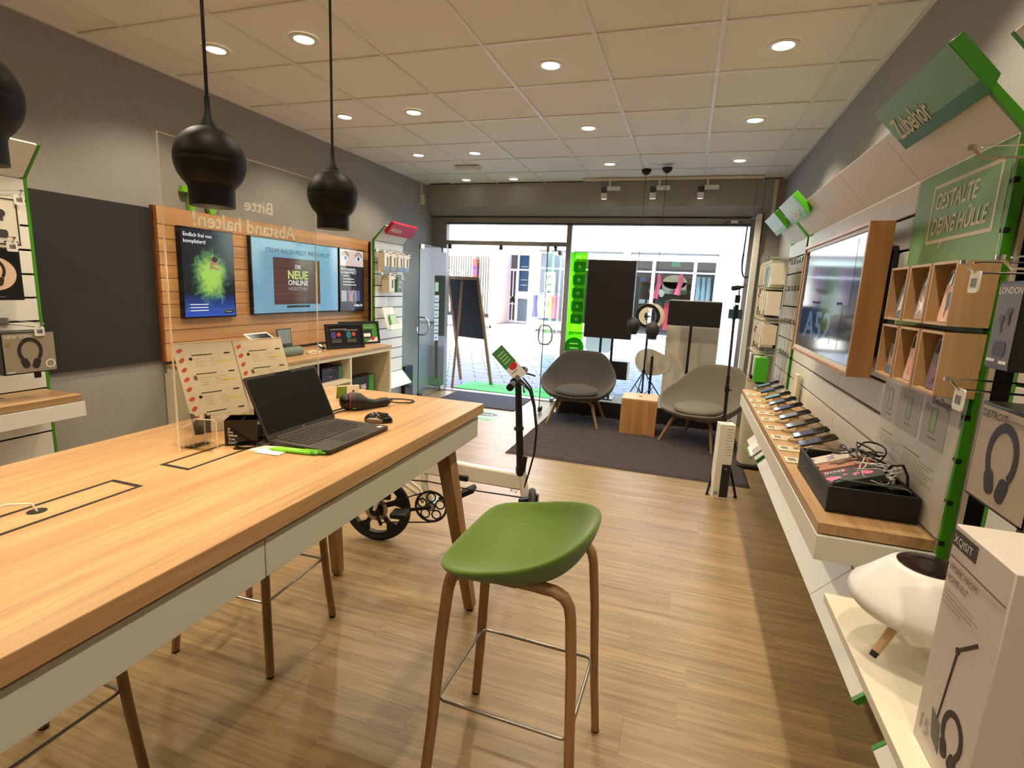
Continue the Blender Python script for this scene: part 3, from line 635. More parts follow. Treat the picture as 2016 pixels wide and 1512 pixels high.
mr=n.new('ShaderNodeMapRange'); mr.inputs[1].default_value=-.27; mr.inputs[2].default_value=-.12; L.new(sx.outputs[2],mr.inputs[0]); L.new(mr.outputs[0],bl.inputs[0])
ad=n.new('ShaderNodeMix'); ad.data_type='RGBA'; ad.blend_type='ADD'; ad.inputs[0].default_value=1; L.new(cr.outputs[0],ad.inputs[6]); L.new(bl.outputs[0],ad.inputs[7])
b.inputs['Base Color'].default_value=(.01,.01,.01,1); b.inputs['Roughness'].default_value=.12; b.inputs['Emission Strength'].default_value=.9; L.new(ad.outputs[2],b.inputs['Emission Color'])
MB().box(xs,xs+.0008,2.83+bz,3.29-bz,1.175+bz,1.815-bz).build('picture',m,s1,smooth=0)
gw=glow('screen text white',(240,244,246),1,False); gk=glow('screen black',(16,18,24),1)
text('lettering','Endlich frei von',wallL(xs+.001,2.86,1.752),.026,gw,s1,w=.235,bold=.012); text('lettering','kompliziert!',wallL(xs+.001,2.86,1.708),.026,gw,s1,w=.18,bold=.012)
for k in range(3):
    MB().box(0,.15,-.003,.003,0,.0004,wallL(xs+.001,2.885,1.275-.022*k)).build('text_line',gw,s1,smooth=0)
    MB().prism([(0,0),(.006,-.007),(.016,.008),(.006,-.002)],0,.0004,wallL(xs+.001,2.862,1.276-.022*k)).build('tick',glow('tick green',(120,220,80),1),s1,smooth=0)
sk=glow('screen skin',(196,150,116),.8)
Fd=wallL(xs+.0012,3.10,1.52)
MB().prism([(-.035,.0),(-.03,.05),(-.01,.085),(.015,.095),(.03,.08),(.03,.06),(.07,.035),(.075,.028),(.03,.042),(.0,.045),(-.01,.03),(.04,.015),(.075,.0),(.03,.005),(-.015,.015)],0,.0004,Fd).build('dancer',sk,s1,smooth=0)
MB().disc(.02,.0005,.0008,14,Fd,cx=.012,cy=.082,sx=1.4).build('dancer_hair',glow('screen brown',(84,54,40),.8),s1)
MB().box(0,.085,-.004,.02,0,.0005,wallL(xs+.001,3.175,1.21)).build('logo_plate',gk,s1,smooth=0); text('lettering','freenet',wallL(xs+.0018,3.2,1.214),.011,gw,s1,w=.045)
MB().prism([(0,.012),(.012,.012),(.006,0)],0,.0003,wallL(xs+.0018,3.182,1.213)).build('logo',MC['tick green'],s1,smooth=0)
s2,xs=screen('large light blue landscape screen in the middle of the oak wall',3.46,4.585,1.18,1.815)
MB().box(xs,xs+.0008,3.472,4.573,1.192,1.803).build('picture',glow('screen sky blue',(122,168,196),.95),s2,smooth=0)
text('lettering','STREAM WAS DU WILLST, WO DU WILLST',wallL(xs+.001,3.62,1.70),.036,glow('screen ink',(16,22,34),1,False),s2,w=.83)
MB().box(0,.60,0,.40,0,.0008,wallL(xs+.0009,3.70,1.262)).build('pictured_set',glow('screen maroon',(84,52,50),.9),s2,smooth=0)
MB().box(.012,.588,.04,.388,.001,.0014,wallL(xs+.0009,3.70,1.262)).build('pictured_screen',glow('screen brown maroon',(96,60,56),.9),s2,smooth=0)
MB().box(.15,.45,-.03,-.01,0,.0008,wallL(xs+.0009,3.70,1.262)).build('pictured_foot',glow('screen ink2',(30,34,40),.9),s2,smooth=0)
text('lettering','DIE',wallL(xs+.003,4.0,1.575),.035,gw,s2,align='CENTER',bold=.01); text('lettering','NEUE',wallL(xs+.003,4.0,1.487),.07,glow('screen lime',(196,214,120),1,False),s2,w=.26,align='CENTER',bold=.03)
text('lettering','ONLINE',wallL(xs+.003,4.0,1.43),.045,gw,s2,w=.26,align='CENTER',bold=.01); text('lettering','VIDEOTHEK',wallL(xs+.003,4.0,1.385),.03,glow('screen grey',(170,176,186),.9,False),s2,w=.26,align='CENTER')
s3,xs=screen('right upright screen on the oak wall with a pair of eyes',4.605,5.03,1.175,1.815)
MB().box(xs,xs+.0008,4.617,5.018,1.187,1.803).build('picture',glow('screen violet black',(40,38,52),1),s3,smooth=0)
MB().box(xs+.0009,xs+.0016,4.617,5.018,1.64,1.803).build('face_band',glow('screen face',(224,200,190),.95),s3,smooth=0)
for yy in (4.70,4.93):
    Fe=wallL(xs+.0018,yy,1.72)
    MB().disc(.05,0,.0003,20,Fe,sy=.62).build('eye_white',glow('eye white',(236,236,240),1),s3); MB().disc(.026,.0004,.0007,18,Fe).build('iris',glow('iris',(110,146,172),1),s3); MB().disc(.011,.0008,.001,14,Fe).build('pupil',gk,s3)
    MB().ring(.048,.056,.0004,.0007,18,Fe,sy=.7,a0=.1,a1=PI-.1).build('lash',gk,s3); MB().ring(.06,.07,.0004,.0007,18,Fe,sy=.9,a0=.4,a1=PI-.4).build('brow',glow('brow',(80,56,44),1),s3)
text('lettering','Mein Fernsehen f\u00fcr',wallL(xs+.001,4.63,1.60),.022,gw,s3,w=.24,bold=.015); text('lettering','die digitale Welt.',wallL(xs+.001,4.63,1.565),.022,gw,s3,w=.215,bold=.015)
for k in range(4): MB().box(0,(.10,.19,.20,.23)[k],0,.007,0,.0005,wallL(xs+.001,4.66,1.535-.03*k)).build('text_line',gw,s3,smooth=0)
for k,(a,c) in enumerate(((4.63,(210,210,220)),(4.74,(150,120,170)),(4.86,(120,130,180)))): MB().box(0,.09,0,.11,0,.0005,wallL(xs+.001,a,1.28)).build('thumbnail',glow('thumb%d'%k,c,.6),s3,smooth=0)
MB().prism([(-.03,0),(-.02,.06),(-.045,.1),(-.03,.1),(0,.07),(.04,.12),(.05,.11),(.015,.05),(.03,0)],.0006,.001,wallL(xs+.001,4.80,1.28)).build('pictured_person',sk,s3,smooth=0)
text('lettering','waipu.tv',wallL(xs+.001,4.85,1.225),.03,gw,s3,w=.15,bold=.02)
# green TV letters standing on the oak wall
t=thing('standing_letters','bright green TV letters standing on top of the oak slat wall','letters',(-3.42,3.0,1.93))
b=MB(); F=wallL(-3.44,2.92,1.932); b.box(.0,.15,.12,.16,0,.03,F); b.box(.055,.095,0,.12,0,.03,F); b.build('letter',lime,t)
b=MB(); F=wallL(-3.44,3.08,1.932); b.prism([(0,.16),(.045,.16),(.085,.05),(.125,.16),(.17,.16),(.105,0),(.065,0)],0,.03,F); b.build('letter',lime,t)
# ------------------------------------------------------------------ white cabinet under the screens
cb=thing('low_cabinet','long white open cabinet with oak top under the wall screens','cabinet',(-3.15,3.77,0))
y0,y1=2.72,4.80
for a,b_ in ((2.72,3.42),(3.42,4.11),(4.11,4.80)):
    o=MB().box(-3.44,-2.875,a+.0008,b_-.0008,.83,.855).build('oak_top_board',oak,cb,bev=.002)
MB().box(-3.43,-2.885,y0,y1,.795,.828).build('carcass_top',cream,cb,bev=.002)
for y in (2.72,3.40,4.09,4.775): MB().box(-3.43,-2.885,y,y+.025,.06,.795).build('divider',cream,cb,bev=.001)
MB().box(-3.43,-2.885,2.745,4.09,.575,.60).build('shelf',cream,cb); MB().box(-3.43,-2.885,2.745,4.775,.06,.085).build('bottom_board',cream,cb); MB().box(-3.45,-3.432,y0,y1,.06,.795).build('rear_board',cream,cb)
MB().box(-3.40,-2.95,y0+.03,y1-.03,0,.06).build('plinth',dark,cb)
b=MB()
for i in range(3):
    for k in range(14): b.box(4.22+.10*i,4.285+.10*i,.765-.03*k,.772-.03*k,0,.0006,Matrix(((0,0,1,-3.4315),(1,0,0,0),(0,1,0,0),(0,0,0,1))))
o=b.build('vent_slots',dark,cb,smooth=0); o['kind']='stuff'
b=MB()
for x in (-3.37,-2.97):
    for k in range(14): b.box(x,x+.007,4.7738,4.7746,.15+.045*k,.157+.045*k)
    for k in range(14): b.box(x,x+.007,4.1152,4.116,.15+.045*k,.157+.045*k)
o=b.build('peg_holes',dark,cb,smooth=0); o['kind']='stuff'
navy=mat('navy carton',(48,54,84),.4); tealg=mat('teal green carton end',(86,150,120),.4); pkb=mat('black carton',(24,22,24),.4); pkg=mat('green carton',(70,150,60),.4)
def carton(label,x,y,z,w,d,h,g,cm,em,s,f=.22,nm='carton'):
    t=thing(nm,label,'box',(x,y,z),0,g)
    MB().box(x-d,x,y,y+w,z,z+h).build('box_body',pkb,t,bev=.002)
    MB().box(0.012 if 0 else 0,w*(1-f),0.002,h-.002,0,.0006,wallL(x,y,z)).build('printed_face',cm,t,smooth=0); MB().box(w*(1-f),w*.97,.002,h-.002,0,.0008,wallL(x,y,z)).build('printed_band',em,t,smooth=0)
    text('lettering',s,wallL(x+.001,y+w*.3,z+h*.62),h*.16,inkw,t); MB().box(w*.1,w*.68,h*.42,h*.445,0,.0004,wallL(x+.001,y,z)).build('print_line',inkg,t,smooth=0)
    return t
carton('dark blue carton on top of the stack of two inside the cabinet',-2.97,3.80,.662,.30,.35,.062,'router cartons',navy,tealg,'Strong')
carton('dark blue carton under the other one of the stack inside the cabinet',-2.97,3.80,.60,.30,.35,.062,'router cartons',navy,tealg,'Strong')
carton('dark carton with green end on the cabinet shelf, left of the blue stack',-2.97,3.47,.60,.29,.35,.09,None,pkb,tealg,'freenet')
carton('dark carton lying on top of the left one on the cabinet shelf',-2.99,3.46,.69,.28,.33,.05,None,navy,tealg,'freenet')
t=carton('large black picture carton with green band standing in the right cabinet bay',-3.0,4.20,.27,.47,.12,.29,None,pkb,pkg,'Strong')
MB().box(.08,.33,.10,.13,0,.0006,wallL(-2.9992,4.20,.27)).build('print_word',mat('rose print',(200,170,160),.5),t,smooth=0); MB().box(.09,.31,.05,.085,0,.0006,wallL(-2.9992,4.20,.27)).build('print_word',MC['rose print'],t,smooth=0); MB().disc(.035,0,.0006,18,wallL(-2.9992,4.47,.44)).build('print_face',MC['rose print'],t)
tag(MB().box(-3.25,-3.0,4.15,4.72,.085,.268).build('carton',pkb,bev=.003),'plain black carton under the picture carton in the cabinet','box')
# things on the cabinet top
def pframe(label,x,y,a,w,h,m):
    t=thing('photo_frame',label,'picture frame',(x,y,.855)); F=fr((x,y,.855),(math.cos(a),math.sin(a),0),(-.16*math.sin(a)*-1*-1,.16*math.cos(a)*-1*-1,1))
    MB().box(0,w,0,h,-.012,0,F).build('backing',black,t); b=MB(); e=.022
    b.box(0,w,0,e,0,.012,F); b.box(0,w,h-e,h,0,.012,F); b.box(0,e,e,h-e,0,.012,F); b.box(w-e,w,e,h-e,0,.012,F); b.build('frame',black,t,bev=.002)
    MB().box(e,w-e,e,h-e,.0,.001,F).build('picture',m,t,smooth=0); return t,F
t,F=pframe('front black picture frame with dark advert on the cabinet top',-3.12,4.07,1.18,.40,.235,mat('violet black print',(30,26,34),.25))
for k,x in enumerate((.06,.22)):
    MB().rrect(.05,.06,.015,.001,.002,F,cx=x+.02,cy=.13).build('print_shield',mat('shield%d'%k,((84,60,130),(50,120,126))[k],.4),t); MB().disc(.02,.001,.002,14,F,cx=x+.075,cy=.135).build('print_badge',inkr,t)
    for q in range(3): MB().box(x,x+.1,.085-.012*q,.09-.012*q,.001,.002,F).build('print_line',inkg,t,smooth=0)
MB().box(.05,.22,.178,.19,.001,.002,F).build('print_heading',MC['print grey'],t,smooth=0); MB().box(.20,.34,.168,.180,.001,.0018,F).build('print_heading',MC['print grey'],t,smooth=0)
t,F=pframe('green picture frame with red badge behind the dark framed advert',-3.22,4.42,1.22,.47,.235,mat('advert green',(70,140,50),.3))
MB().box(.2,.38,.06,.15,.001,.002,F).build('print_plate',ink,t,smooth=0); MB().box(.22,.36,.075,.11,.002,.003,F).build('print_card',paper,t,smooth=0); MB().disc(.035,.001,.002,20,F,cx=.13,cy=.1).build('print_badge',mat('badge red',(200,30,50),.4),t); MB().disc(.022,.002,.003,16,F,cx=.385,cy=.055).build('print_badge',MC['badge red'],t)
b=MB(); F2=F; b.box(.04,.41,.17,.173,.001,.002,F2); b.box(.04,.41,.195,.198,.001,.002,F2); b.build('print_line',inkw,t,smooth=0); MB().prism([(.3,.023),(.446,.023),(.446,.07)],.001,.0015,F).build('print_corner',paper,t,smooth=0)
t=thing('desk_phone_stand','white charging stand with dark phone on the cabinet top','phone stand',(-3.1,3.98,.855))
MB().rrect(.05,.09,.01,0,.008,fr((-3.08,3.93,.90),(0,1,0),(-.8,0,.45))).build('phone',blackg,t,bev=.002); MB().tube([(-3.06,3.93,.87),(-3.10,3.93,.91)],.02,10).build('stand',white,t)
pts=[(-3.05+.05*math.cos(a),3.80+.07*math.sin(a),.865+.006*math.sin(3*a)) for a in [i*.5 for i in range(13)]]; MB().tube(pts,.006,8).build('cable',white,t)
t=thing('tablet','white tablet lying tilted on the dark green box on the cabinet','tablet',(-3.2,3.45,.9)); F=fr((-3.22,3.30,.985),(0,1,0),(-.75,0,.42))
MB().rrect(.25,.17,.012,0,.008,F,cx=.11,cy=.02).build('body',white,t,bev=.002); MB().box(.005,.215,-.045,.085,.0081,.0088,F).build('display',blackg,t,smooth=0)
MB().box(-3.24,-3.15,3.34,3.48,.857,.97).build('stand',white,t)
tag(MB().tube([(-3.1,3.06,.885),(-3.1,3.68,.885)],.045,14).build('rolled_banner',mat('grey green case',(96,112,100),.4),bev=.004),'grey green cylindrical case lying on the cabinet behind the price boards','case')
t=thing('info_stand','upright dark acrylic info card on the cabinet top below the blue screen','stand',(-3.25,3.75,.855)); F=fr((-3.3,3.66,.857),(0,1,0),(-.12,0,1)); MB().box(0,.17,0,.2,0,.006,F).build('card',mat('dark card',(40,46,48),.2),t); MB().box(.01,.16,.07,.19,.006,.007,F).build('card_picture',mat('grey picture',(120,130,136),.3),t,smooth=0); MB().box(.02,.15,0,.02,-.05,.05,F).build('foot',acryl_e,t)
tag(MB().box(-3.452,-3.40,6.0,6.21,.0,.42).build('ballot_box',blackg,bev=.004),'black perforated metal box standing on the floor beside the glass door','box')
b=MB()
for i in range(2):
    for k in range(4): b.disc(.018,0,.001,10,wallL(-3.3995,6.05+.1*i+.03*(k%2),.07+.09*k),sy=1.6)
# ------------------------------------------------------------------ shelves
def shelf(label,side,y0,y1,z=.85,d=.30):
    xp=.735 if side>0 else -3.25; sg=-side; xf=xp+sg*d
    t=thing('wall_counter',label,'counter',((xp+xf)/2,(y0+y1)/2,z-.1))
    def bx(xa,xb,*r): return MB().box(min(xa,xb),max(xa,xb),*r)
    n=max(1,round((y1-y0)/1.2)); w=(y1-y0)/n
    for i in range(n): bx(xp+sg*.001,xf-sg*.002,y0+i*w+.0008,y0+(i+1)*w-.0008,z-.034,z).build('oak_top_board',oak,t,bev=.0015)
    bx(xf,xf-sg*.016,y0-.01,y1+.01,z-.115,z-.038).build('fascia',white,t,bev=.001); bx(xf-sg*.016,xp,y0-.01,y0+.006,z-.115,z-.038).build('end_fascia',white,t,bev=.001); bx(xf-sg*.016,xp,y1-.006,y1+.01,z-.115,z-.038).build('end_fascia',white,t,bev=.001)
    bx(xf-sg*.002,xf-sg*.006,y0,y1,z-.038,z-.034).build('shadow_gap',alu,t); bx(xp,xf-sg*.02,y0,y1,z-.06,z-.04).build('sub_board',white,t)
    return t
shelf('long oak topped white counter along the right wall carrying the phones',1,1.70,4.10)
shelf('short oak topped white counter at the left edge below the headphone boxes',-1,1.27,1.86)
# near white shelf with rounded platform
t=thing('wall_shelf','plain white shelf at the bottom right carrying the lamp speaker and tall box','shelf',(.57,1.17,.73))
MB().box(.415,.734,.86,1.465,.728,.75).build('board',mat('shelf white',(232,226,206),.45),t,bev=.0015)
# ------------------------------------------------------------------ hanging packs on wire hooks
def headphones(F,s,m,t,nm='printed_headphones'):
    b=MB(); b.ring(.30*s,.42*s,0,.0006,26,F@Matrix.Translation((0,.10*s,0)),sy=1.25,a0=-.75,a1=PI+.75); b.rrect(.25*s,.40*s,.11*s,0,.0007,F@Matrix.Translation((-.20*s,-.36*s,0))@Matrix.Rotation(.35,4,'Z')); b.rrect(.25*s,.40*s,.11*s,.0001,.0008,F@Matrix.Translation((.17*s,-.40*s,0))@Matrix.Rotation(-.3,4,'Z')); b.build(nm,m,t,smooth=0)
def hook(t,x,y,z,L,side,tag_=True,tip=.02):
    sg=-side; xe=x+sg*L
    MB().tube([(x,y,z),(xe,y,z),(xe+sg*.012,y,z+.012),(xe+sg*.02,y,z+tip)],.0026,6).build('wire_arm',chrome,t)
    MB().tube([(x,y,z+.022),(xe-sg*.01,y,z+.022),(xe+sg*.004,y,z+.020)],.002,6).build('price_arm',chrome,t)
    MB().ring(.004,.0075,-.004,.004,12,fr((xe+sg*.02,y,z+tip),(0,1,0),(1,0,0))).build('hook_end',chrome,t)
    MB().box(min(x,x+sg*.008),max(x,x+sg*.008),y-.02,y+.02,z-.008,z+.03).build('hook_plate',steel,t)
    if tag_:
        F=(wallR if side>0 else wallL)(xe+sg*-.006,y,z-.02)
        MB().rrect(.042,.045,.006,0,.003,F).build('price_tag',paper,t); MB().box(-.012,.012,-.01,.008,.003,.0035,F).build('tag_print',inkg,t,smooth=0)
def pack(label,side,x,y,z,w,h,d,cm,nm='boxed_accessory',g=None,cat='box',art=None,band=None,face_m=None,title=None,tm=None):
    """box hanging with its front face at x; z is the bottom"""
    sg=-side; t=thing(nm,label,cat,(x-sg*d/2,y,z),0,g)
    x0,x1=sorted((x,x-sg*d)); MB().box(x0,x1,y-w/2,y+w/2,z,z+h).build('box_body',cm,t,bev=.0015)
    F=(wallR if side>0 else wallL)(x,y,z)@Matrix.Translation((0,0,.0004))
    if face_m: MB().box(-w*.47,w*.47,h*.03,h*.97,0,.0006,F).build('printed_face',face_m,t,smooth=0); F=F@Matrix.Translation((0,0,.0008))
    if band: MB().box(-w*.5,w*.5,0,h*.25,0,.0006,F).build('printed_band',band,t,smooth=0)
    if title: text('lettering',title,F@Matrix.Translation((-w*.43,h*.86,.0006)),h*.075,tm or inkw,t)
    if art=='headphones': headphones(F@Matrix.Translation((0,h*.48,.0004)),h*.62,mat('printed charcoal',(44,38,34),.5),t)
    if art=='buds':
        b=MB()
        for q in(-1,1): G=F@Matrix.Translation((q*w*.13,h*.62+q*h*.04,.0004))@Matrix.Rotation(.2,4,'Z'); b.disc(w*.09,0,.0006,14,G,sx=1.2); b.rrect(w*.06,h*.16,w*.02,.0001,.0007,G,cy=-h*.08)
        b.rrect(w*.5,h*.17,h*.05,0,.0006,F@Matrix.Translation((0,h*.24,.0004))); b.build('printed_earbuds',mat('printed plum',(70,58,66),.5),t,smooth=0)
    if art=='phone': MB().rrect(w*.28,h*.5,w*.04,0,.0006,F@Matrix.Translation((w*.12,h*.52,.0004))).build('printed_phone',mat('printed slate',(70,76,92),.5),t,smooth=0)
    if art=='cable': b=MB(); b.ring(w*.16,w*.24,0,.0006,18,F@Matrix.Translation((w*.05,h*.5,.0004)),sy=1.5); b.build('printed_cable',inkw,t,smooth=0)
    return t,F
def hk(label,side,y,z,L=.2,x=None,g='wire product hooks',tg=True):
    x=x if x is not None else (.735 if side>0 else -3.25)
    t=thing('wire_hook',label,'hook',(x,y,z),0,g); hook(t,x,y,z,L,side,tg); return t
kraft=mat('pale carton',(216,202,176),.6); bpk=mat('black pack',(20,18,18),.35); wpk=mat('white pack',(226,220,206),.5); gpk=mat('grey printed pack',(150,140,120),.5); blb=mat('blue pack band',(90,130,170),.5)
# Aktion bay: top row of four, second row of two, leaflet holder
for i,y in enumerate((5.10,5.245,5.39,5.525)):
    o=('leftmost','second','third','rightmost')[i]
    hk(o+' hook of the upper row in the bay under the red sign',-1,y,1.815,.17)
    pack(o+' white and blue boxed accessory in the upper row under the red sign',-1,-3.12,y,1.615,.10,.19,.08,kraft,g='upper row packs under the red sign',art='phone',band=blb,face_m=wpk)
for y,lb,cm,ar,fm in ((5.20,'pale boxed phone holder hanging left in the second row under the red sign',kraft,'phone',wpk),(5.37,'black boxed cable with green edge hanging right in the second row under the red sign',bpk,'cable',None)):
    hk('second row hook holding the '+('pale' if cm is kraft else 'black')+' pack under the red sign',-1,y,1.575,.17); t,F=pack(lb,-1,-3.12,y,1.385,.115,.175,.09,cm,art=ar,face_m=fm)
    if ar=='cable': MB().box(-3.21,-3.125,y-.0605,y-.0575,1.387,1.558).build('green_side',MC['green carton'],t,smooth=0)
t=thing('leaflet_holder','clear leaflet holder with white and green flyers under the red sign','leaflet holder',(-3.15,5.3,.98))
F=fr((-3.13,5.12,.985),(0,1,0),(-.28,0,1)); MB().box(0,.22,0,.24,0,.004,F).build('white_leaflet',paper,t); MB().box(.06,.2,.012,.15,.02,.03,F).build('green_leaflet',mat('green flyer',(80,150,60),.5),t); MB().box(.08,.19,.03,.14,.0301,.0306,F).build('flyer_picture',mat('pale flyer picture',(170,200,150),.5),t,smooth=0)
MB().box(-.01,.24,-.02,-.012,-.02,.06,F).build('tray_base',acryl_e,t); MB().box(-.01,.24,-.012,.035,.05,.055,F).build('tray_front',acryl_e,t)
# near left bay
hk('topmost hook in the bay at the left edge, over the earbud box',-1,1.70,1.815,.27)
t,F=pack('white framed earbud box hanging highest in the bay at the left edge',-1,-3.00,1.60,1.585,.20,.215,.06,wpk,art='buds')
b=MB()
for a in ((-.095,.095,.004,.009),(-.095,.095,.205,.21)): b.box(*a,0,.0009,F)
for a in (-.095,.09): b.box(a,a+.005,.004,.21,0,.0009,F)
b.box(.03,.085,.012,.02,0,.001,F); b.build('printed_border',ink,t,smooth=0)
hk('middle hook in the bay at the left edge, over the black headphone box',-1,1.64,1.60,.29)
t,F=pack('black headphone box with round white picture, middle one in the bay at the left edge',-1,-3.0,1.58,1.335,.21,.235,.10,bpk)
MB().disc(.075,.0004,.001,32,F,cx=0,cy=.12,sx=1.1).build('round_picture',mat('peach print',(226,196,170),.5),t,smooth=0); headphones(F@Matrix.Translation((.0,.125,.0012)),.10,mat('printed charcoal',(44,38,34),.5),t)
MB().prism([(-.1,.2),(-.085,.2),(-.09,.18)],0,.001,F).build('print_logo',MC['green carton'],t,smooth=0); text('lettering','freenet',F@Matrix.Translation((-.078,.2,.0006)),.012,inkw,t,w=.05)
for a,b_ in ((.028,.08),(.014,.12)): MB().box(-.09,-.09+b_,a,a+.004,0,.0008,F).build('print_line',inkg,t,smooth=0)
hk('lowest hook in the bay at the left edge, over the grey printed headphone box',-1,1.72,1.205,.27)
t,F=pack('black headphone box with grey printed front, lowest one in the bay at the left edge',-1,-2.99,1.675,.985,.225,.20,.11,bpk,art='headphones',title='NEW YORK',face_m=gpk)
MB().ring(.016,.021,.0004,.001,20,F,cx=.08,cy=.04).build('print_seal',inkw,t); MB().disc(.01,.0004,.0008,8,F,cx=-.085,cy=.145).build('print_mark',mat('gold print',(150,120,50),.5),t); MB().box(-.1,-.07,.01,.014,0,.0008,F).build('print_line',inkw,t,smooth=0)
tag(MB().rrect(.03,.03,.004,0,.002,wallL(-3.0,1.70,.972)).build('security_tag',bpk),'small black security tag hanging below the grey printed headphone box','tag')
tag(MB().rrect(.028,.016,.003,0,.002,flat(-3.15,1.62,.8505)).build('sensor_plate',inkg),'tiny dark plate on the oak top of the left edge counter','plate')
# near right bay
hk('bare wire hook crossing the green poster at the right edge',1,1.30,1.785,.225,g='wire product hooks',tg=False)
hk('bare wire hook at the top right edge, nearest the camera',1,1.16,1.80,.20,tg=False)
hk('wire hook with white price tag beside the oak cubbies at the right edge',1,1.38,1.575,.17)
hk('bare wire hook over the grey earphone box at the right edge',1,1.22,1.575,.18,tg=False)
hk('wire hook with white price tag over the headphone picture box at the right edge',1,1.30,1.335,.19)
t,F=pack('dark grey earphone box hanging at the right edge above the headphone picture box',1,.585,1.27,1.385,.085,.17,.13,bpk,art='buds',title='LONDON',face_m=mat('slate pack face',(112,104,108),.5))
MB().box(.01,.035,.012,.018,.0006,.0012,F).build('print_line',inkw,t,smooth=0); MB().box(-.035,-.005,.014,.02,.0006,.0012,F).build('print_line',inkw,t,smooth=0)
t,F=pack('large pale headphone picture box with black frame hanging at the right edge',1,.60,1.215,1.115,.21,.20,.11,bpk,art='headphones',title='DETROIT',tm=ink,face_m=mat('tan pack face',(176,160,140),.5))
MB().box(-.02,.09,.178,.181,.0006,.0012,F).build('print_line',inkg,t,smooth=0)
t,F=pack('black box hanging below the headphone picture box at the right edge',1,.60,1.08,1.09,.10,.12,.11,bpk)
# far right bay: rows of hooks with white and black packs
k=0
rowsf=[(1.775,[4.24,4.33,4.42,4.52,4.63],.20),(1.575,[4.24,4.36,4.48,4.60],.21),(1.333,[4.24,4.36,4.47,4.58],.21),(1.09,[4.28,4.38,4.50,4.62],.23)]
sp=[('white cable pack',wpk,.05,.15),('white charger pack',wpk,.06,.17),('green case pack',mat('vivid green pack',(70,170,30),.4),.07,.18),('black case pack',bpk,.08,.19),('pale adapter pack',kraft,.055,.14)]
pos=['nearest the camera','second from the camera','third from the camera','fourth from the camera','furthest from the camera']
rn=['top row','second row','third row','bottom row']
for r,(z,ys,L) in enumerate(rowsf):
    for i,y in enumerate(ys):
        hk('wire hook in the %s of the narrow far bay, %s'%(rn[r],pos[i]),1,y,z,L,tg=(r%2==0))
        s=sp[(0,1,4,1,0)[(i+r)%5] if not(r==0 and i==3) else 3]
        if r==3 and i==0: s=sp[2]
        if r==3 and i==2: s=sp[3]
        if r==0 and i==2: s=sp[2]
        pack('%s in the %s of the narrow far bay, %s'%(s[0],rn[r],pos[i]),1,.735-L+.015,y,z-.02-s[3],s[2],s[3],.09,s[1],g='packs in the far bay',art=('cable' if s[1] is wpk else None))
# rounded accessory stand with key-ring straps at the far end
t=thing('accessory_stand','cream rounded accessory stand with strap hooks between the far bay and the window','display stand',(.65,4.98,0))
MB().rrect(.19,1.78,.05,-.02,0,fr((.65,4.98,.92),(1,.0,0),(0,0,1))).build('stand_panel',cream,t,bev=.003)
MB().box(.56,.745,4.93,5.05,.0,.03).build('stand_foot',bpk,t,bev=.005)
for i in range(6):
    z=1.62-.145*i
    s=thing('phone_strap',('topmost','second','third','fourth','fifth','lowest')[i]+' black phone strap on the cream accessory stand','strap',(.60,4.97,z),0,'phone straps on the stand'); T=Matrix.Translation((.205,-.365,-.03))
    MB().tube([(.50,5.34,z),(.38,5.30,z)],.003,6,M=T).build('peg',chrome,s); MB().ring(.012,.017,-.002,.002,14,T@face(.37,5.30,z-.06)).build('ring',bpk,s); MB().tube([(.385,5.30,z),(.36,5.295,z-.02),(.372,5.30,z-.045)],.005,6,M=T).build('strap_loop',bpk,s); MB().box(.42,.50,5.31,5.34,z-.09,z-.005,T).build('strap_card',blackg,s)
for i,(z,h) in enumerate(((1.42,.34),(1.05,.30))):
    tag(MB().box(.66,.73,4.84,4.97,z,z+h).build('black_case_box',bpk,bev=.004),('upper','lower')[i]+' tall black box hanging on the cream accessory stand','box')
# leaflets on footers under the counter
def leaflet(label,y):
    t=thing('footer_leaflet',label,'leaflet',(.62,y,.35)); d=V((-.135,0,-.148)).normalized(); F=fr((.725,y,.448),(0,-1,0),-d)@Matrix.Translation((0,0,.004))
    MB().box(0,.26,-.205,-.02,0,.006,F).build('card',paper,t); MB().box(.03,.12,-.12,-.04,.006,.0065,F).build('print_block',mat('grey print block',(170,168,160),.6),t,smooth=0); MB().box(.14,.23,-.18,-.07,.006,.0065,F).build('print_block',MC['grey print block'],t,smooth=0); MB().box(0,.26,-.217,-.205,-.01,.006,F).build('green_edge',green,t)
leaflet('white leaflet board with grey print blocks under the far end of the long counter',4.55)
# ------------------------------------------------------------------ green poster, oak cubbies, instruction board
t=thing('case_poster','green gradient poster with white speech bubble on the right display wall','poster',(.73,2.0,1.62))
gm=bpy.data.materials.new('poster green painted shade'); gm.use_nodes=True; n=gm.node_tree.nodes; L=gm.node_tree.links; b=n['Principled BSDF']; b.inputs['Roughness'].default_value=.5
tc=n.new('ShaderNodeTexCoord'); sx=n.new('ShaderNodeSeparateXYZ'); L.new(tc.outputs['Generated'],sx.inputs[0]); cr=n.new('ShaderNodeValToRGB'); e=cr.color_ramp.elements; e[0].position=.15; e[0].color=lin((150,192,140)); e[1].position=.75; e[1].color=lin((134,180,126)); L.new(sx.outputs[2],cr.inputs[0]); L.new(cr.outputs[0],b.inputs['Base Color'])  # darker toward the top: the header overhang's shade painted into the green
MB().box(.7325,.7348,1.705,2.285,1.245,1.928).build('sheet',gm,t,smooth=0)
F=wallR(.7322,2.15,1.70); ow=mat('poster white',(232,224,204),.5)
b=MB(); W_,H_=.41,.185; e=.011
